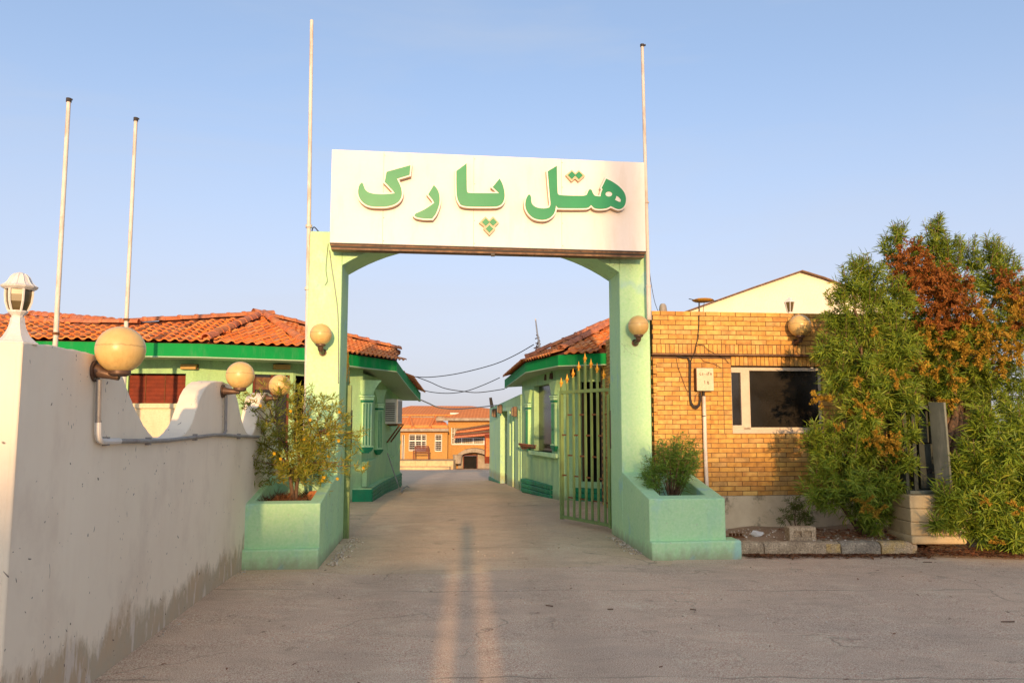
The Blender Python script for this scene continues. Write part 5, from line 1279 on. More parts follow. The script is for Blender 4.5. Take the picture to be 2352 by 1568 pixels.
# roofs
def roofpoly(pts, name, th=.12, mat='fartile'):
    n = (pts[1]-pts[0]).cross(pts[-1]-pts[0]).normalized(); n = n if n.z > 0 else -n
    return MB().prism(pts, -n*th).build(name, M[mat], far)
roofpoly([F_(-400, 850, FD-.6), F_(650, 850, FD-.6), F_(625, 775, FD+1.45), F_(530, 722, FD+3), F_(-400, 715, FD+3)], 'roof')
for x0, x1 in ((255, 290), (515, 455)):
    a, b = F_(x0, 718, FD+2.95), F_(x1, 828, FD-.55); MB().tube([a, b], .12, 6).build('hip_tiles', M['fartile'], far)
g = MB(); a, b = F_(-400, 842, FD-.7), F_(650, 857, FD-.7); g.box(((a.x+b.x)/2, FD-.68, (a.z+b.z)/2), (b.x-a.x, .2, .22)); g.build('eave_gutter', M['concrete'], far)
roofpoly([F_(525, 738, FD+.8), F_(1400, 738, FD+.8), F_(1300, 650, FD+6), F_(950, 630, FD+6)], 'roof')
g = MB(); a, b = F_(520, 733, FD+.7), F_(1400, 750, FD+.7); g.box(((a.x+b.x)/2, FD+.7, (a.z+b.z)/2), (b.x-a.x, .2, .22)); g.build('eave_gutter', M['concrete'], far)
roofpoly([F_(-400, 692, FD+7), F_(1300, 692, FD+7), F_(1120, 640, FD+13), F_(890, 606, FD+13), F_(265, 603, FD+13), F_(-100, 690, FD+7.2)], 'roof')
g = MB(); panel(g, -400, 690, 700, 740, FD+7.2, .4); g.build('upper_wall', M['concrete'], far)
g = MB(); panel(g, 665, 674, 750, 690, FD+5, .5); g.build('roof_vent', M['white'], far)
# terrace
tr = MB(); a, b = F_(-400, 1238, FD-3.2), F_(697, 1150, FD-3.2); tr.box(((a.x+b.x)/2, FD-1.6, a.z+(F_(0, 1150, FD-1).z-a.z)/2-.3), (b.x-a.x, 3.2, F_(0, 1150, FD-1).z-a.z+.6)); tr.build('terrace', M['creambase'], far)
tr = MB(); tr.box(((a.x+b.x)/2, FD-3.8, a.z-.1), (b.x-a.x-.4, 1.2, .5)); tr.build('terrace_step', M['creambase'], far)
bt = thing('park_bench', 'brown slatted wooden bench on the far terrace below the white window', 'bench', F_(370, 1150, FD-1.8)); by = FD-1.9
a, b = F_(283, 1150, by), F_(457, 1055, by); zb_ = a.z; wd = b.x-a.x; cxx = (a.x+b.x)/2
for k in range(4): MB().box((cxx, by+.45, zb_+.62+k*.13), (wd*.82, .04, .10)).build('back_slat', M['wood'], bt)
for k in range(4): MB().box((cxx, by+k*.12, zb_+.48), (wd*.9, .09, .04)).build('seat_slat', M['wood'], bt)
for sx in (-1, 1):
    MB().box((cxx+sx*wd*.46, by-.02, zb_+.33), (.07, .07, .66)).build('leg', M['wood'], bt); MB().box((cxx+sx*wd*.40, by+.45, zb_+.52), (.07, .07, 1.04)).build('leg', M['wood'], bt); MB().box((cxx+sx*wd*.46, by+.2, zb_+.67), (.08, .5, .05)).build('armrest', M['wood'], bt)
pu = thing('terrace_planter', 'round dark shrub pot beside the arched garage canopy', 'plant pot', F_(738, 1150, FD-.5)); MB().sphere(F_(740, 1143, FD-.5), .34, 12, 8).build('shrub_ball', M['leafB'], pu); MB().lathe([(.001, 0), (.3, 0), (.4, .7), (.001, .7)], F_(740, 1190, FD-.5), 12).build('pot', M['concrete'], pu)

# ================================================================ IRON GATES
def gate_leaf(hinge, free, zb, zt, label, tips, loc, detail=True):
    g = thing('iron_gate_leaf', label, 'gate', hinge, 'open iron gate leaves')
    pl = Plane(hinge, free); L = (Vector(free)-Vector(hinge)).length; rz = math.atan2(pl.d.y, pl.d.x)
    def b(t0, t1, z0, z1, th, nm, mt='gategreen', o=0, par=None):
        m_ = MB(); m_.prism([pl.at(t0, z0, o+th/2), pl.at(t1, z0, o+th/2), pl.at(t1, z1, o+th/2), pl.at(t0, z1, o+th/2)], -pl.n*th); return m_.build(nm, M[mt], par or g)
    b(0, .055, zb, zt-.002, .05, 'stile'); b(L-.055, L, zb, zt-.002, .05, 'stile'); b(0, L, zt, zt+.05, .045, 'top_rail'); b(.056, L-.056, zb+.02, zb+.065, .04, 'bottom_rail')
    n = len(tips)
    for i, (f, h) in enumerate(tips):
        t = .03 + f*(L-.06)
        br = b(t-.019, t+.019, zb+.066 if .08 < t < L-.08 else zt+.05, zt+h, .024, 'bar', o=.0)
        s = MB(); p = pl.at(t, zt+h, 0); r_ = .016
        s.lathe([(.001, -.02), (.018, -.015), (.020, 0), (.011, .015), (.014, .03), (.021, .055), (.012, .09), (.001, .14)], p, 6)
        s.box(p+Vector((0, 0, .035)), (.075, .012, .016), rz=rz); s.box(p+Vector((0, 0, .052))-pl.d*.034, (.014, .012, .03), rz=rz); s.box(p+Vector((0, 0, .052))+pl.d*.034, (.014, .012, .03), rz=rz)
        s.build('spear_tip', M['gold'], br)
    for r_i, f in enumerate((.17, .33, .49, .65, .82)):
        z = zt - (zt-zb)*f
        for i in range(n-1):
            if (i + r_i) % 2: continue
            t0, t1 = .03+tips[i][0]*(L-.06)+.015, .03+tips[i+1][0]*(L-.06)-.015
            if t1-t0 > .03: b(t0, t1, z-.011, z+.011, .02, 'cross_stub', 'rust')
    # second layer of flats behind (closing frame)
    b(.01, .05, zb+.02, zt-.05, .02, 'back_stile', 'gategreen', -.05)
    return g
tipsR = [(f, h) for f, h in zip([0.0, .125, .25, .37, .49, .62, .74, .87, 1.0], [.13, .20, .30, .38, .48, .36, .26, .18, .13])]
gate_leaf(Vector((1.47, 11.55, 0)), Vector((.785, 12.75, 0)), .07, 2.06, 'right open green iron gate leaf with golden spear tips in front of the dark doorway', tipsR, None)
lh = Vector((-2.36, 11.12, 0)); lf = Vector((-2.62, 12.6, 0))
gate_leaf(lh, lf, .07, 2.06, 'left open green iron gate leaf seen edge on behind the left pillar', tipsR, None)
# hinge posts fixed to the pillars
for nm, x, y, lb in (('l', -2.30, 11.06, 'left green gate post with hinge bolt on the back of the left pillar'), ('r', 1.485, 11.50, 'right green gate post with slot on the back of the right pillar')):
    gp_ = thing('gate_post', lb, 'post', (x, y, 0), 'steel gate posts')
    MB().box((x, y, 1.06), (.085, .07, 2.12), rz=.09).build('post', M['mint'] if nm == 'r' else M['gategreen'], gp_, bevel=.004)
    MB().box((x-(.05 if nm == 'r' else -.05), y, 1.5), (.012, .03, .55)).build('latch_plate', M['dark'], gp_)
    for z in (.35, 1.75): MB().tube([(x-.02, y+.05, z), (x-.02, y+.05, z+.1)], .022, 8).build('hinge', M['rust'], gp_)

# ================================================================ ELECTRIC CABINET
CY = 9.95
cabp = thing('electric_cabinet', 'grey street electrical cabinet with its door hanging open among the bushes', 'cabinet', W(2110, 1130, CY))
cc_ = lambda x, y, Y=CY: W(1961/1.13138+x*.6377/1.13138, 500/1.13138+y*.6377/1.13138, Y)
x0, x1 = cc_(580, 1000).x, cc_(735, 1000).x; zb, zt = cc_(600, 1228).z, cc_(660, 868).z
def cb(a, b, c, d, Y0, Y1, nm, mt='grey', par=None): m_ = MB(); m_.box(((a+b)/2, (Y0+Y1)/2, (c+d)/2), (abs(b-a), abs(Y1-Y0), abs(d-c))); return m_.build(nm, M[mt], par or cabp, bevel=.004)
x0 += .09; x1 += .09
cb(x0, x0+.04, zb, zt, CY, CY+.45, 'side_panel', 'darkgrey'); cb(x1-.02, x1+.02, zb, zt, CY, CY+.45, 'side_panel'); cb(x0+.042, x1-.022, zb, zt, CY+.42, CY+.45, 'back_panel', 'dark'); cb(x0+.042, x1-.022, zt-.04, zt, CY, CY+.42, 'top_panel', 'darkgrey'); cb(x0+.042, x1-.022, zb, zb+.04, CY, CY+.42, 'bottom_panel')
xa, xb = cc_(618, 1000).x+.09, cc_(645, 1000).x+.09; cb(xa, xa+.05, zb+.041, zt-.041, CY+.03, CY+.06, 'door_frame', 'darkgrey'); cb(xb+.06, x1-.03, zb+.05, cc_(0, 1025).z, CY+.15, CY+.2, 'inner_panel', 'darkgrey'); cb(xb+.10, x1-.06, cc_(0, 1020).z, zt-.06, CY+.2, CY+.24, 'inner_panel', 'darkgrey')
cb(xb+.14, xb+.20, cc_(0, 1145).z, cc_(0, 1125).z, CY+.135, CY+.149, 'lock_plate', 'dark')
a, b, c, d = cc_(708, 853, CY-.02), cc_(770, 855, CY-.25), cc_(800, 1215, CY-.25), cc_(740, 1222, CY-.02)
dm = MB().prism([d, c, b, a], (.03, .012, 0)).build('open_door', M['grey'], cabp)
pb = thing('cabinet_base', 'cream concrete block base under the grey electrical cabinet', 'plinth', W(2110, 1225, CY))
zg0 = cc_(600, 1390).z
for k in range(3):
    z0 = zg0+(zb-zg0)*k/3; z1 = zg0+(zb-zg0)*(k+1)/3-.004; e = .004*(k % 2)
    MB().box(((x0+x1)/2+.02+e, CY+.16, (z0+z1)/2), (x1-x0+.12, .6, z1-z0)).build('block', M['creambase'], pb, bevel=.01)
MB().box(((x0+x1)/2+.03, CY+.12, zg0-.05), (x1-x0+.2, .66, .10)).build('footing', M['creambase'], pb, bevel=.03)

# ================================================================ SMALL THINGS ON THE GROUND
blk = thing('concrete_block', 'weathered hollow concrete block lying on the verge in front of the bush', 'concrete block', W(1845, 1225, 9.95))
z6 = lambda x, y, Y: W((1600+x/3.92)/1.13138, (1100+y/3.92)/1.13138, Y)
bc = z6(1910, 1130, 9.93); zc0 = .135
mb = MB(); bw, bhh, bd = .335, .17, .17; plb = Plane((bc.x-bw/2, 9.93), (bc.x+bw/2, 9.94))
wall(mb, plb, 0, bw, zc0, zc0+bhh, bd, [(.055, .15, zc0+.05, zc0+.12), (.185, .28, zc0+.05, zc0+.12)]); mb.build('block_body', M['kerb_tan'], blk, bevel=.006)
mb = MB(); mb.prism([plb.at(.05, zc0+.04, -.03), plb.at(.29, zc0+.04, -.03), plb.at(.29, zc0+.13, -.03), plb.at(.05, zc0+.13, -.03)], -plb.n*.02); mb.build('block_web', M['kerb_tan'], blk)
pg = z6(1435, 1090, 10.3); pm = MB(); rr_ = random.Random(3)
bm = bmesh.new(); bmesh.ops.create_icosphere(bm, subdivisions=2, radius=.07)
for v in bm.verts: v.co = Vector((v.co.x*1.2, v.co.y*.8, v.co.z*.65))*rr_.uniform(.65, 1.15)
me = bpy.data.meshes.new('crumpled_bag'); bm.to_mesh(me); bm.free(); me.materials.append(M['white']); o = link('crumpled_bag', me, None, (pg.x, pg.y, .175)); tag(o, 'crumpled white plastic bag lying on the dirt verge', 'litter')
rs_ = thing('rusty_grate', 'rusty broken grate strip lying on the verge beside the right planter', 'scrap metal', z6(1215, 1100, 10.1)); p = z6(1215, 1095, 10.1)
MB().box((p.x, p.y, .165), (.24, .03, .02), rz=.1).build('strip', M['rust'], rs_)
for k in range(4): MB().box((p.x-.05+k*.045, p.y+.03, .185), (.016, .05, .04), rz=.1).build('tooth', M['rust'], rs_)
stc = G(2026, 1510)
# scattered litter
def scatter_leaves(name, n, fn, mat, size, seed, kind='stuff', thick=0):
    r2 = np.random.default_rng(seed); P = np.array([fn(r2) for _ in range(n)]); ang = r2.uniform(0, 6.28, n); L = size*r2.uniform(.5, 1.6, n); Wd = L*r2.uniform(.15, .4, n)
    d = np.stack([np.cos(ang), np.sin(ang), r2.uniform(-.25, .25, n)], 1)*L[:, None]/2; e = np.stack([-np.sin(ang), np.cos(ang), r2.uniform(-.4, .4, n)], 1)*Wd[:, None]/2
    up = np.array([0, 0, 1.])*(.2*L)[:, None]
    V = np.stack([P-d, P-e+up*.4, P+d+up*.3, P+e+up*.2], 1).reshape(-1, 3); F = np.arange(n*4).reshape(n, 4)
    return tag(link(name, np_mesh(name, V, F, M[mat])), kind=kind)
def strip(r2):      # against the kerb and under the bushes at right
    u = r2.uniform(); 
    if u < .45: x = r2.uniform(4.9, 7.6); y = 9.55 - .13*(x-4.9) + abs(r2.normal(0, .22)); z = .02 + min(.10, max(0, (y-9.4)*.1))
    elif u < .7: x = r2.uniform(2.8, 5.0); y = 9.72 - abs(r2.normal(0, .12)); z = .014
    else: x = r2.uniform(3.6, 7); y = r2.uniform(9.95, 10.8); z = .165 if x < 5.1 else .08
    return (x, y, z)
tag(scatter_leaves('leaf_litter', 4200, strip, 'litter', .07, 1), 'reddish brown dead leaves drifted against the kerb and under the bushes', None)
def road_litter(r2):
    x = r2.uniform(-2.4, 6.2); y = 3.2 + 8*r2.uniform()**.8; return (x, y, .014)
tag(scatter_leaves('road_debris', 330, road_litter, 'litter', .035, 2), None)
def rub(r2):
    if r2.uniform() < .5: a = r2.uniform(); x = 1.62-a*.12 - abs(r2.normal(0, .09)); y = 9.7+a*1.5
    else: a = r2.uniform(); x = -2.08-a*.16 + abs(r2.normal(0, .07)); y = 9.0+a*2.2
    return (x, y, .016)
r2 = np.random.default_rng(5); rb = MB()
for _ in range(520):
    x, y, z = rub(r2); s = r2.uniform(.006, .022); rb.box((x, y, z-.004), (s*r2.uniform(.8, 1.6), s, s*.7), rz=r2.uniform(0, 3), rx=r2.uniform(-.4, .4), taper=.6)
for _ in range(420):
    x = r2.uniform(-2.5, 7); y = 3+7.5*r2.uniform(); s = r2.uniform(.004, .011); rb.box((x, y, .009), (s*1.3, s, s*.7), rz=r2.uniform(0, 3), taper=.6)
for _ in range(160):
    t = r2.uniform(1.0, 5.4); p = WP.at(t, .008, .02+abs(r2.normal(0, .05))); s = r2.uniform(.005, .02); rb.box(p, (s*1.5, s, s*.6), rz=r2.uniform(0, 3), taper=.6)
for _ in range(260):
    x = r2.uniform(2.6, 5.2); y = r2.uniform(9.9, 11); s = r2.uniform(.006, .022); rb.box((x, y, .145), (s*1.4, s, s*.8), rz=r2.uniform(0, 3), taper=.6)
tag(rb.build('gravel', M['rubble'], fixn=False), kind='stuff')
pt = [(2330, 1432), (2298, 1432)]
for i, (x, y, L, a, lb) in enumerate([(2315, 1432, .11, .05, 'dark thin stick lying on the road at the far right'), (1262, 1395, .07, 2.6, 'dark broken twig on the road left of the centre light stripe'), (1402, 1403, .05, .1, 'short brown twig on the road below the gateway'), (1592, 1404, .05, -.4, 'short dark twig on the road below the right planter'), (2130, 1294, .10, -.1, 'dark stick lying on the road before the yellow kerb stone')]):
    p = G(x, y); o = MB().tube([p+Vector((-L/2*math.cos(a), -L/2*math.sin(a), .018)), p+Vector((L/2*math.cos(a), L/2*math.sin(a), .018))], .005, 5).build('twig', M['bark'], None, loc=(p.x, p.y, .018)); tag(o, lb, 'twig', 'twigs on the road')
# ================================================================ PLANTS
def leaf_cloud(tips, dirs, k, L, Wd, spread, mat, name, parent, seed, droop=.0, curl=.12, label=None):
    """at every tip a whorl of k narrow pointed blades with a bent midrib"""
    g = np.random.default_rng(seed); n = len(tips); T = np.repeat(np.array(tips), k, 0); D = np.repeat(np.array(dirs), k, 0)
    N = n*k; D /= np.linalg.norm(D, axis=1)[:, None]
    a = np.where(np.abs(D[:, 2:3]) < .9, np.array([[0, 0, 1.]]), np.array([[1., 0, 0]])); X = np.cross(D, a); X /= np.linalg.norm(X, axis=1)[:, None]; Y = np.cross(D, X)
    phi = (np.tile(np.arange(k), n)*2.399 + g.uniform(0, 6.28, n).repeat(k)); sp = g.normal(spread, .28, N)
    B = D*np.cos(sp)[:, None] + (X*np.cos(phi)[:, None]+Y*np.sin(phi)[:, None])*np.sin(sp)[:, None]
    B[:, 2] -= droop; B /= np.linalg.norm(B, axis=1)[:, None]
    Ls = L*g.uniform(.35, 1.3, N)*g.uniform(.6, 1.25, n).repeat(k); base = T - D*(g.uniform(0, 1, N)*L*.9)[:, None]
    S_ = np.cross(B, g.normal(0, 1, (N, 3))*.5 + D); S_ /= (np.linalg.norm(S_, axis=1)[:, None]+1e-9); Nn = np.cross(B, S_)
    w2 = (Wd*g.uniform(.7, 1.3, N)/2)[:, None]; mid = base + B*(Ls*.45)[:, None]; tip = base + B*Ls[:, None] - np.array([[0, 0, 1.]])*(Ls*curl)[:, None]
    V = np.stack([base, mid - S_*w2 + Nn*w2*.4, tip, mid + S_*w2 + Nn*w2*.4], 1).reshape(-1, 3); b = np.arange(N)*4
    F = np.concatenate([np.stack([b, b+1, b+2], 1), np.stack([b, b+2, b+3], 1)])
    off = np.array(wloc(parent)[:]); o = link(name, np_mesh(name, V-off, F, M[mat]), parent); tag(o, kind='stuff')
    if label: o['label'] = label
    return o
def blob_tips(blobs, dens, seed, shell=.28, squash=1.0, zmin=.05, clump=.35):
    g = np.random.default_rng(seed); tips = []; dirs = []
    for (c, r_) in blobs:
        n = int(dens*r_*r_*12.5); sub = g.normal(0, 1, (max(3, int(n*.06)), 3)); sub /= np.linalg.norm(sub, axis=1)[:, None]
        for _ in range(n):
            d = g.normal(0, 1, 3); d /= np.linalg.norm(d)
            s = sub[np.argmax(sub@d)]; d = d*(1-clump) + s*clump; d /= np.linalg.norm(d)
            rr = r_*(1-abs(g.normal(0, shell)))*(1+.12*math.sin(7*d[0]+3*r_)+.1*math.sin(9*d[2]+5*d[1]))
            rr = max(rr, .1*r_); p = np.array(c)+d*rr*np.array([1, 1, squash])
            if p[2] < zmin: continue
            tips.append(p); q = d + np.array([0, -.1, .45]) + g.normal(0, .2, 3); dirs.append(q)
    return tips, dirs
def shoots(blobs, n, seed, tips, dirs, up=.55, z0=0):
    """upright leafy shoots standing out of the crown; returns their stems"""
    g = random.Random(seed); st = MB()
    for c, r_ in blobs:
        for _ in range(n):
            a = g.uniform(0, 6.28); d = Vector((math.cos(a)*.5, math.sin(a)*.5, g.uniform(.5, 1))).normalized(); s = Vector(c)+d*r_*.75
            L = r_*g.uniform(.45, .95)*up*2; e = s + (d*.6+Vector((g.uniform(-.25, .25), g.uniform(-.25, .25), .9))).normalized()*L
            if s.z < z0: continue
            st.tube([s, s.lerp(e, .6), e], [.006, .004, .002], 4)
            k = int(L/.045)
            for i in range(k):
                p = s.lerp(e, (i+.5)/k); tips.append((p.x+g.gauss(0, .012), p.y+g.gauss(0, .012), p.z)); q = (e-s).normalized()*.9 + Vector((g.gauss(0, .3), g.gauss(0, .3), .1)); dirs.append(q[:])
    return st
def branches(root, base, targets, r0, mat, seed, name='trunk', forks=3):
    g = random.Random(seed); tr = MB(); base = Vector(base)
    for t in targets:
        t = Vector(t); L = (t-base).length; pts = [base + Vector((g.uniform(-.03, .03), g.uniform(-.03, .03), 0))]
        for k in range(1, 6):
            f = k/5; p = base.lerp(t, f); p += Vector((g.uniform(-1, 1), g.uniform(-1, 1), 0))*L*.05 + Vector((0, 0, math.sin(f*math.pi)*L*.07)); pts.append(p)
        rad = [r0*(1-.8*k/5) for k in range(6)]; tr.tube(pts, rad, 6)
        for _ in range(forks):
            i = g.randint(2, 4); p = pts[i]; e = p + Vector((g.uniform(-1, 1), g.uniform(-1, 1), g.uniform(.1, 1)))*L*.10; tr.tube([p, p.lerp(e, .5)+Vector((g.uniform(-.02, .02), 0, .02)), e], [rad[i]*.6, rad[i]*.4, rad[i]*.2], 5)
    return tr.build(name, M[mat], root, smooth='all', fixn=False)
def Bm(L, Y):   # (px, py, r[, dy]) -> centre, radius
    out = []
    for q in L:
        c = W(q[0], q[1], Y + (q[3] if len(q) > 3 else 0)); out.append((c[:], q[2]))
    return out
# 1 front left bush
b1 = Bm([(1955, 1110, .50), (2005, 1165, .34), (1890, 1125, .30), (2035, 1105, .34), (1930, 1035, .36), (1875, 1020, .22), (1985, 1010, .36, .1), (1985, 935, .40), (1925, 880, .26), (2035, 880, .42), (1965, 820, .42), (1905, 805, .20), (2060, 800, .34), (1925, 725, .24), (1985, 735, .36), (2045, 700, .34, .2), (1955, 660, .24), (2000, 655, .26), (1975, 620, .16), (2095, 960, .22), (2065, 930, .2), (2082, 1000, .17, -.3), (2078, 1065, .17, -.3), (2090, 925, .15, -.3)], 10.25)
s1 = thing('tall_shrub', 'tall bright green shrub spreading over the brick wall beside the concrete block', 'shrub', (4.6, 10.4, .12))
branches(s1, (4.62, 10.5, .1), [b[0] for b in b1[::2]], .05, 'bark', 1)
t, d = blob_tips(b1, 100, 1, .34); shoots(b1, 7, 31, t, d).build('shoots', M['bark'], s1, fixn=False)['kind'] = 'stuff'; leaf_cloud(t, d, 12, .12, .0125, .95, 'leafA', 'foliage', s1, 1)
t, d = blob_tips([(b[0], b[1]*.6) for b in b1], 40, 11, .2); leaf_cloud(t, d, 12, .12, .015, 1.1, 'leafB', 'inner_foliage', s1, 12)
fl1 = Bm([(1885, 915, .13), (1960, 945, .09), (1985, 935, .14, -.25), (2010, 1010, .16, -.2), (2045, 1010, .16, -.25), (2060, 1035, .12, -.2), (1985, 1155, .13, -.3), (2020, 1170, .1, -.3), (1965, 870, .1, -.3), (2060, 870, .13, -.3), (2005, 770, .08, -.2), (1925, 985, .08, -.2), (1870, 905, .09)], 10.15)
t, d = blob_tips([(c, r_*1.25) for c, r_ in fl1], 330, 3, .6, zmin=.1, clump=.75); leaf_cloud(t, d, 7, .028, .014, 1.0, 'yelfl', 'yellow_flower_heads', s1, 3)
# 2 rear tree with rust coloured heads
b2 = Bm([(2075, 640, .34, .1), (2045, 580, .20), (2065, 545, .15), (2130, 620, .36), (2140, 560, .22), (2150, 528, .14), (2185, 650, .38), (2225, 600, .22, .1), (2180, 585, .18), (2270, 640, .30), (2278, 585, .18), (2320, 650, .26), (2300, 620, .2), (2120, 740, .42), (2190, 770, .44), (2260, 740, .46), (2335, 750, .40), (2150, 850, .38), (2230, 850, .42), (2310, 860, .44), (2180, 900, .30), (2270, 930, .36), (2350, 940, .36), (2120, 895, .26), (2065, 745, .28, .3), (2345, 690, .26)], 10.8)
s2 = thing('flowering_tree', 'tall multi stemmed tree with rust red and yellow flower heads at the right edge', 'tree', (6.0, 10.9, .05))
branches(s2, (6.0, 11.1, .05), [b[0] for b in b2[::2]], .07, 'bark', 2)
t, d = blob_tips(b2, 84, 4, .36); shoots(b2, 9, 32, t, d, .62).build('shoots', M['bark'], s2, fixn=False)['kind'] = 'stuff'; leaf_cloud(t, d, 11, .11, .0115, .9, 'leafA', 'foliage', s2, 4)
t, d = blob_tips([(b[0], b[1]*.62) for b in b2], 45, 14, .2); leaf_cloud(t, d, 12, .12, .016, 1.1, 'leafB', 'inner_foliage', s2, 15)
f2 = Bm([(2070, 590, .15), (2095, 620, .22), (2120, 650, .24), (2150, 640, .20), (2185, 690, .24), (2160, 710, .2), (2215, 650, .13), (2310, 645, .16), (2345, 690, .18), (2200, 740, .16), (2145, 740, .16), (2095, 680, .18), (2225, 710, .14), (2340, 745, .12), (2100, 570, .12), (2135, 600, .14), (2165, 665, .2), (2060, 625, .1)], 10.5)
f2 = [(c, r_*1.12) for c, r_ in f2]
t, d = blob_tips([(c, r_*1.4) for c, r_ in f2], 300, 5, .7, clump=.75); leaf_cloud(t, d, 9, .034, .015, 1.0, 'rustfl', 'rust_flower_heads', s2, 5)
f3 = Bm([(2250, 720, .2), (2290, 760, .22), (2330, 720, .18), (2180, 790, .18), (2130, 775, .14), (2340, 800, .2), (2250, 810, .18), (2210, 830, .12), (2110, 830, .13), (2190, 870, .13), (2150, 850, .1), (2300, 830, .16), (2180, 920, .1), (2240, 770, .16), (2320, 680, .14)], 10.45)
t, d = blob_tips([(c, r_*1.5) for c, r_ in f3], 200, 6, .7, clump=.75); leaf_cloud(t, d, 9, .036, .017, 1.0, 'yelfl', 'yellow_flower_heads', s2, 6)
# 3 right lower bush
b3 = Bm([(2285, 1030, .36), (2350, 1010, .36), (2240, 1070, .26), (2320, 1110, .40), (2225, 1130, .22), (2270, 1160, .32), (2340, 1190, .38), (2190, 1150, .2), (2200, 1190, .18), (2240, 1215, .18), (2300, 1230, .26), (2350, 1255, .2), (2260, 980, .2), (2400, 1100, .5), (2175, 1195, .14), (2172, 1150, .15, -.1), (2205, 1080, .17), (2150, 1205, .10, -.15)], 9.75)
s3 = thing('low_shrub', 'dense bright green shrub in the lower right corner beside the electrical cabinet', 'shrub', (6.1, 9.8, .0))
branches(s3, (6.15, 10.0, .0), [b[0] for b in b3[::2]], .04, 'bark', 3)
t, d = blob_tips(b3, 90, 7, .30); shoots(b3, 6, 33, t, d, .5).build('shoots', M['bark'], s3, fixn=False)['kind'] = 'stuff'; leaf_cloud(t, d, 13, .145, .0155, 1.0, 'leafA', 'foliage', s3, 7)
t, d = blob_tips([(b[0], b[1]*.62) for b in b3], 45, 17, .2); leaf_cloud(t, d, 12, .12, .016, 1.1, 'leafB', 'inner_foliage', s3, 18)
f4 = Bm([(2340, 1165, .12, -.3), (2290, 1245, .09, -.2), (2265, 1145, .08, -.2)], 9.6)
t, d = blob_tips(f4, 330, 8, .6, clump=.75); leaf_cloud(t, d, 7, .028, .014, 1.0, 'yelfl', 'yellow_flower_heads', s3, 8)
# 4 small dark weed by the brick plinth
s4 = thing('dry_weed', 'small dark dry weed against the stained plinth left of the tall shrub', 'weed', W(1810, 1200, 10.8))
b4 = Bm([(1825, 1165, .2), (1800, 1185, .13), (1850, 1180, .18)], 10.75); t, d = blob_tips(b4, 150, 9, .4, zmin=.14); leaf_cloud(t, d, 8, .07, .007, .8, 'leafB', 'foliage', s4, 9); branches(s4, (b4[0][0][0], b4[0][0][1], .13), [b[0] for b in b4]*3, .006, 'bark', 4)
# 5 yellow flowering shrub in the left planter
zs_ = lambda x, y: ((600+x/2.903)/1.13138, (960+y/2.903)/1.13138)
PYL = 9.45
base = W(*zs_(485, 930), 9.35); s5 = thing('oleander_shrub', 'sprawling yellow flowering shrub with spiky leaf tufts in the left planter', 'shrub', (base.x, base.y, .6))
g = random.Random(9)
ends = [(150, 470), (110, 650), (170, 560), (230, 450), (130, 250), (90, 190), (210, 170), (180, 290), (250, 370), (330, 350), (370, 110), (390, 290), (310, 280), (450, 300), (480, 160), (520, 130), (500, 230), (480, 200), (610, 180), (640, 210), (580, 260), (720, 240), (780, 300), (700, 280), (740, 340), (840, 340), (870, 380), (930, 480), (950, 500), (880, 580), (830, 690), (880, 700), (965, 720), (640, 380), (560, 350), (480, 380), (420, 440), (530, 440), (600, 480), (680, 470), (740, 500), (790, 510), (370, 500), (300, 560), (340, 620), (240, 600), (280, 680), (360, 700), (430, 560), (500, 530), (560, 560), (620, 560), (680, 600), (740, 590), (470, 640), (540, 660), (600, 640), (660, 680), (730, 680), (400, 760), (480, 740), (540, 760), (600, 740), (580, 820), (520, 800), (240, 790), (370, 800), (740, 750), (700, 820), (160, 740), (190, 690), (420, 680), (310, 430), (520, 330), (650, 430), (760, 400), (820, 440), (460, 480), (500, 590), (580, 610), (440, 720), (640, 720), (520, 700)]
tips = []; dirs = []; tw = MB(); mainb = []
hubs = [W(*zs_(x, y), 9.35+dy) for x, y, dy in ((440, 740, 0), (520, 700, .1), (430, 560, -.1), (560, 560, .1), (330, 400, 0), (650, 480, -.1), (500, 380, .1), (250, 560, .05))]
b0 = Vector((base.x, base.y, .58))
for h in hubs[:2]: tw.tube([b0, b0.lerp(h, .5)+Vector((g.uniform(-.03, .03), 0, 0)), h], [.03, .024, .016], 7)
for i, h in enumerate(hubs[2:]):
    s = hubs[0] if h.x < hubs[0].x+.05 else hubs[1]; tw.tube([s, s.lerp(h, .5)+Vector((g.uniform(-.04, .04), g.uniform(-.05, .05), .02)), h], [.014, .010, .007], 6)
ts = []
for (x, y) in ends:
    e = W(*zs_(x, y), 9.32 + g.uniform(-.32, .32)); ts.append(e); h = min(hubs, key=lambda q: (q-e).length + (0 if q.z < e.z+.1 else .3))
    m = h.lerp(e, .5) + Vector((g.uniform(-.05, .05), g.uniform(-.04, .04), g.uniform(-.06, .02))); tw.tube([h, m, e], [.006, .0045, .003], 5)
    dd = (e-m).normalized()*.6 + Vector((0, 0, .5))
    dens_ = 6 if y > 420 and 200 < x < 780 else 3
    for k in range(dens_+1):
        q = e + Vector((g.gauss(0, .05), g.gauss(0, .06), g.gauss(0, .05)))
        tips.append(q[:]); dirs.append((dd + Vector((g.gauss(0, .4), g.gauss(0, .4), g.gauss(0, .3))))[:])
    if g.random() < .8:
        q = m.lerp(e, .5); tips.append(q[:]); dirs.append(dd[:])
tw.build('trunk', M['bark'], s5, smooth='all', fixn=False)
leaf_cloud(tips, dirs, 16, .10, .0115, .95, 'leafC', 'foliage', s5, 20, curl=.02)
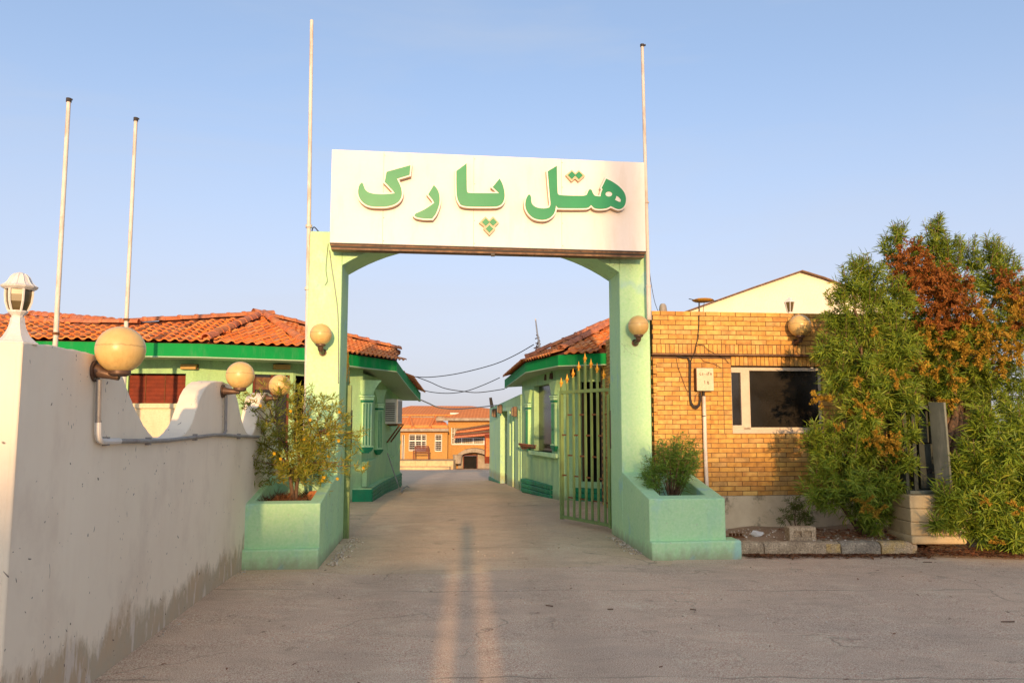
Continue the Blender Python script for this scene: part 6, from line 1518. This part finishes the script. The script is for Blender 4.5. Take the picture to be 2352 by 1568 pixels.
for (x, y) in ((555, 522), (815, 537), (283, 263), (705, 812), (690, 835), (1003, 740), (330, 632), (453, 312), (740, 650), (805, 1382-560), (225, 270), (378, 672), (600, 378), (735, 490), (820, 320)):
    p = W(*zs_(x, y), 9.0 + g.uniform(0, .2)); f = MB(); a0 = g.uniform(0, 6)
    for k in range(5):
        a = a0+k*1.2566; c_, s_ = math.cos(a), math.sin(a); f.add([p, p+Vector((.014*c_-.008*s_, -.012, .014*s_+.008*c_)), p+Vector((.021*c_, -.02, .021*s_)), p+Vector((.014*c_+.008*s_, -.012, .014*s_-.008*c_))], [(0, 1, 2, 3)])
    f.lathe([(.001, 0), (.008, 0), (.004, .03), (.001, .03)], p+Vector((0, .01, -.02)), 6); f.build('flower', M['flowerm'], s5, fixn=False)
# dry grass in planter
gt = []; gd = []
for _ in range(260):
    p = PLf(g.uniform(.2, .88), g.uniform(.13, .9), .64); gt.append((p.x, p.y, .66+g.uniform(0, .05))); gd.append((g.gauss(0, .3), g.gauss(0, .3), 1))
s6 = thing('dry_grass', 'tangle of dry brown grass filling the left planter', 'grass', PLf(.5, .5, .62))
leaf_cloud(gt, gd, 9, .12, .004, .7, 'litter', 'grass_blades', s6, 22)
pk = G(1, 1200); pot = thing('clay_pot', 'small round clay pot half hidden behind the shrub in the left planter', 'pot', PLf(.25, .55, .63)); pp_ = PLf(.22, .55, .64)
MB().lathe([(.001, 0), (.06, 0), (.085, .06), (.09, .10), (.07, .13), (.06, .12), (.001, .11)], pp_, 16).build('pot_body', M['ridge'], pot, smooth=True)
# 6 willowy shrub in right planter
z7 = lambda x, y: ((1600+x/3.92)/1.13138, (1100+y/3.92)/1.13138)
bR = W(*z7(565, 700), 10.1); s7 = thing('willowy_shrub', 'small willowy shrub with drooping narrow leaves in the right planter', 'shrub', (bR.x, bR.y, .5))
ends = [(640, 80), (600, 130), (560, 170), (630, 200), (540, 230), (480, 250), (680, 230), (760, 160), (800, 150), (820, 200), (770, 230), (720, 250), (850, 260), (450, 130), (430, 240), (300, 320), (340, 360), (280, 430), (270, 480), (330, 440), (390, 360), (440, 320), (520, 310), (590, 290), (660, 320), (720, 330), (790, 310), (830, 340), (400, 430), (450, 400), (520, 400), (590, 390), (650, 400), (710, 410), (760, 400), (800, 430), (300, 540), (360, 500), (330, 600), (430, 480), (480, 470), (550, 470), (620, 470), (690, 490), (740, 470), (350, 640), (380, 570), (430, 560), (700, 550), (620, 150), (580, 350), (660, 270), (500, 350), (470, 190), (740, 290), (520, 180), (610, 250), (690, 170)]
tw = MB(); tips = []; dirs = []
for (x, y) in ends:
    e = W(*z7(x, y), 10.1 + g.uniform(-.25, .25)); b0 = Vector((bR.x + g.uniform(-.03, .03), bR.y, .5)) if x > 400 else Vector((bR.x-.13, bR.y, .5))
    m = b0.lerp(e, .45) + Vector((g.uniform(-.03, .03), g.uniform(-.03, .03), .03)); tw.tube([b0, m, e], [.006, .004, .002], 5)
    for k in range(9):
        q = m.lerp(e, g.uniform(.45, 1.05)) + Vector((g.gauss(0, .03), g.gauss(0, .05), g.gauss(0, .03))); tips.append(q[:]); dirs.append(((e-m).normalized()*.7 + Vector((g.gauss(0, .4), g.gauss(0, .4), .2)))[:])
tw.build('trunk', M['bark'], s7, smooth='all', fixn=False)
leaf_cloud(tips, dirs, 9, .10, .011, .7, 'leafD', 'foliage', s7, 30, droop=.45)

# ================================================================ BEHIND THE CAMERA: unseen blockers added to cast the long evening shade
def shadow_block(name, x0, x1, y, h, d, label, mat='cream'):
    t = thing(name, label, 'building', ((x0+x1)/2, y, 0)); pl = Plane((x1, y), (x0, y)); mb = MB(); L = x1-x0; hs = []
    k = 1.2
    while k < L-2: hs.append((k, k+1.2, 1.1, 2.4)); k += 3.2
    wall(mb, pl, 0, L, 0, h, .4, hs); mb.build('wall', M[mat], t)
    m_ = MB(); m_.box(((x0+x1)/2, y-d/2-.4, h/2-.1), (L-.1, d, h-.2)); m_.build('block', M['concrete'], t)
    for q in hs: w_ = MB(); bx(w_, q[0], q[1], q[2], q[3], -.2, .05, pl); w_.build('window', M['glass'], t)
YB = -60
GAPX = .056*60  # added house blocks leave this gap so a strip of sun gets through
shadow_block('shadow_house', -7, GAPX-1.05, YB, 10.4, 8, 'unseen house block added behind the camera to cast shade, left of the gap')
shadow_block('shadow_house', GAPX+1.0, 9.2, YB-1, 11.2, 8, 'unseen house block added behind the camera to cast shade, right of the gap')
lp = thing('shadow_pole', 'unseen tall pole added behind the camera to cast a soft shadow on the sign', 'shadow pole', (1.56+.056*50, -40, 0))  # unseen pole, added for the soft shadow band on sign and pillar
MB().tube([(1.56+.056*50, -40, 0), (1.56+.056*50, -40, 16)], [.23, .19], 12).build('pole', M['concrete'], lp, smooth=True)
MB().tube([(4.36, -40, 15.9), (4.36, -39, 16.3), (4.36, -38, 16.35)], .06, 8).build('arm', M['dark'], lp); MB().box((4.36, -37.7, 16.33), (.3, .7, .14)).build('lamp_head', M['dark'], lp)
bl = thing('shadow_post', 'unseen slim bollard standing on the road behind the photographer', 'shadow_post', (.035, -.7, 0))  # unseen post, added for the dark stripe its shadow draws
MB().lathe([(.001, 0), (.10, 0), (.085, .05), (.075, 1.7), (.10, 1.73), (.09, 1.85), (.05, 1.90), (.001, 1.91)], (.035, -.7, 0), 16).build('post', M['concrete'], bl, smooth=True)

for x0, x1, lb in ((-6, -.07, 'unseen low wall added behind the camera to shape the light streaks, left of the gap'), (.37, 7, 'unseen low wall added behind the camera to shape the light streaks, right of the gap')):  # unseen walls, added so their gap cuts the light streaks
    t = thing('shadow_wall', lb, 'wall', ((x0+x1)/2, -2.6, 0)); MB().box(((x0+x1)/2, -2.6, .78), (x1-x0, .2, 1.58)).build('wall_body', M['cream'], t); MB().box(((x0+x1)/2, -2.6, 1.60), (x1-x0, .28, .06)).build('coping', M['concrete'], t)
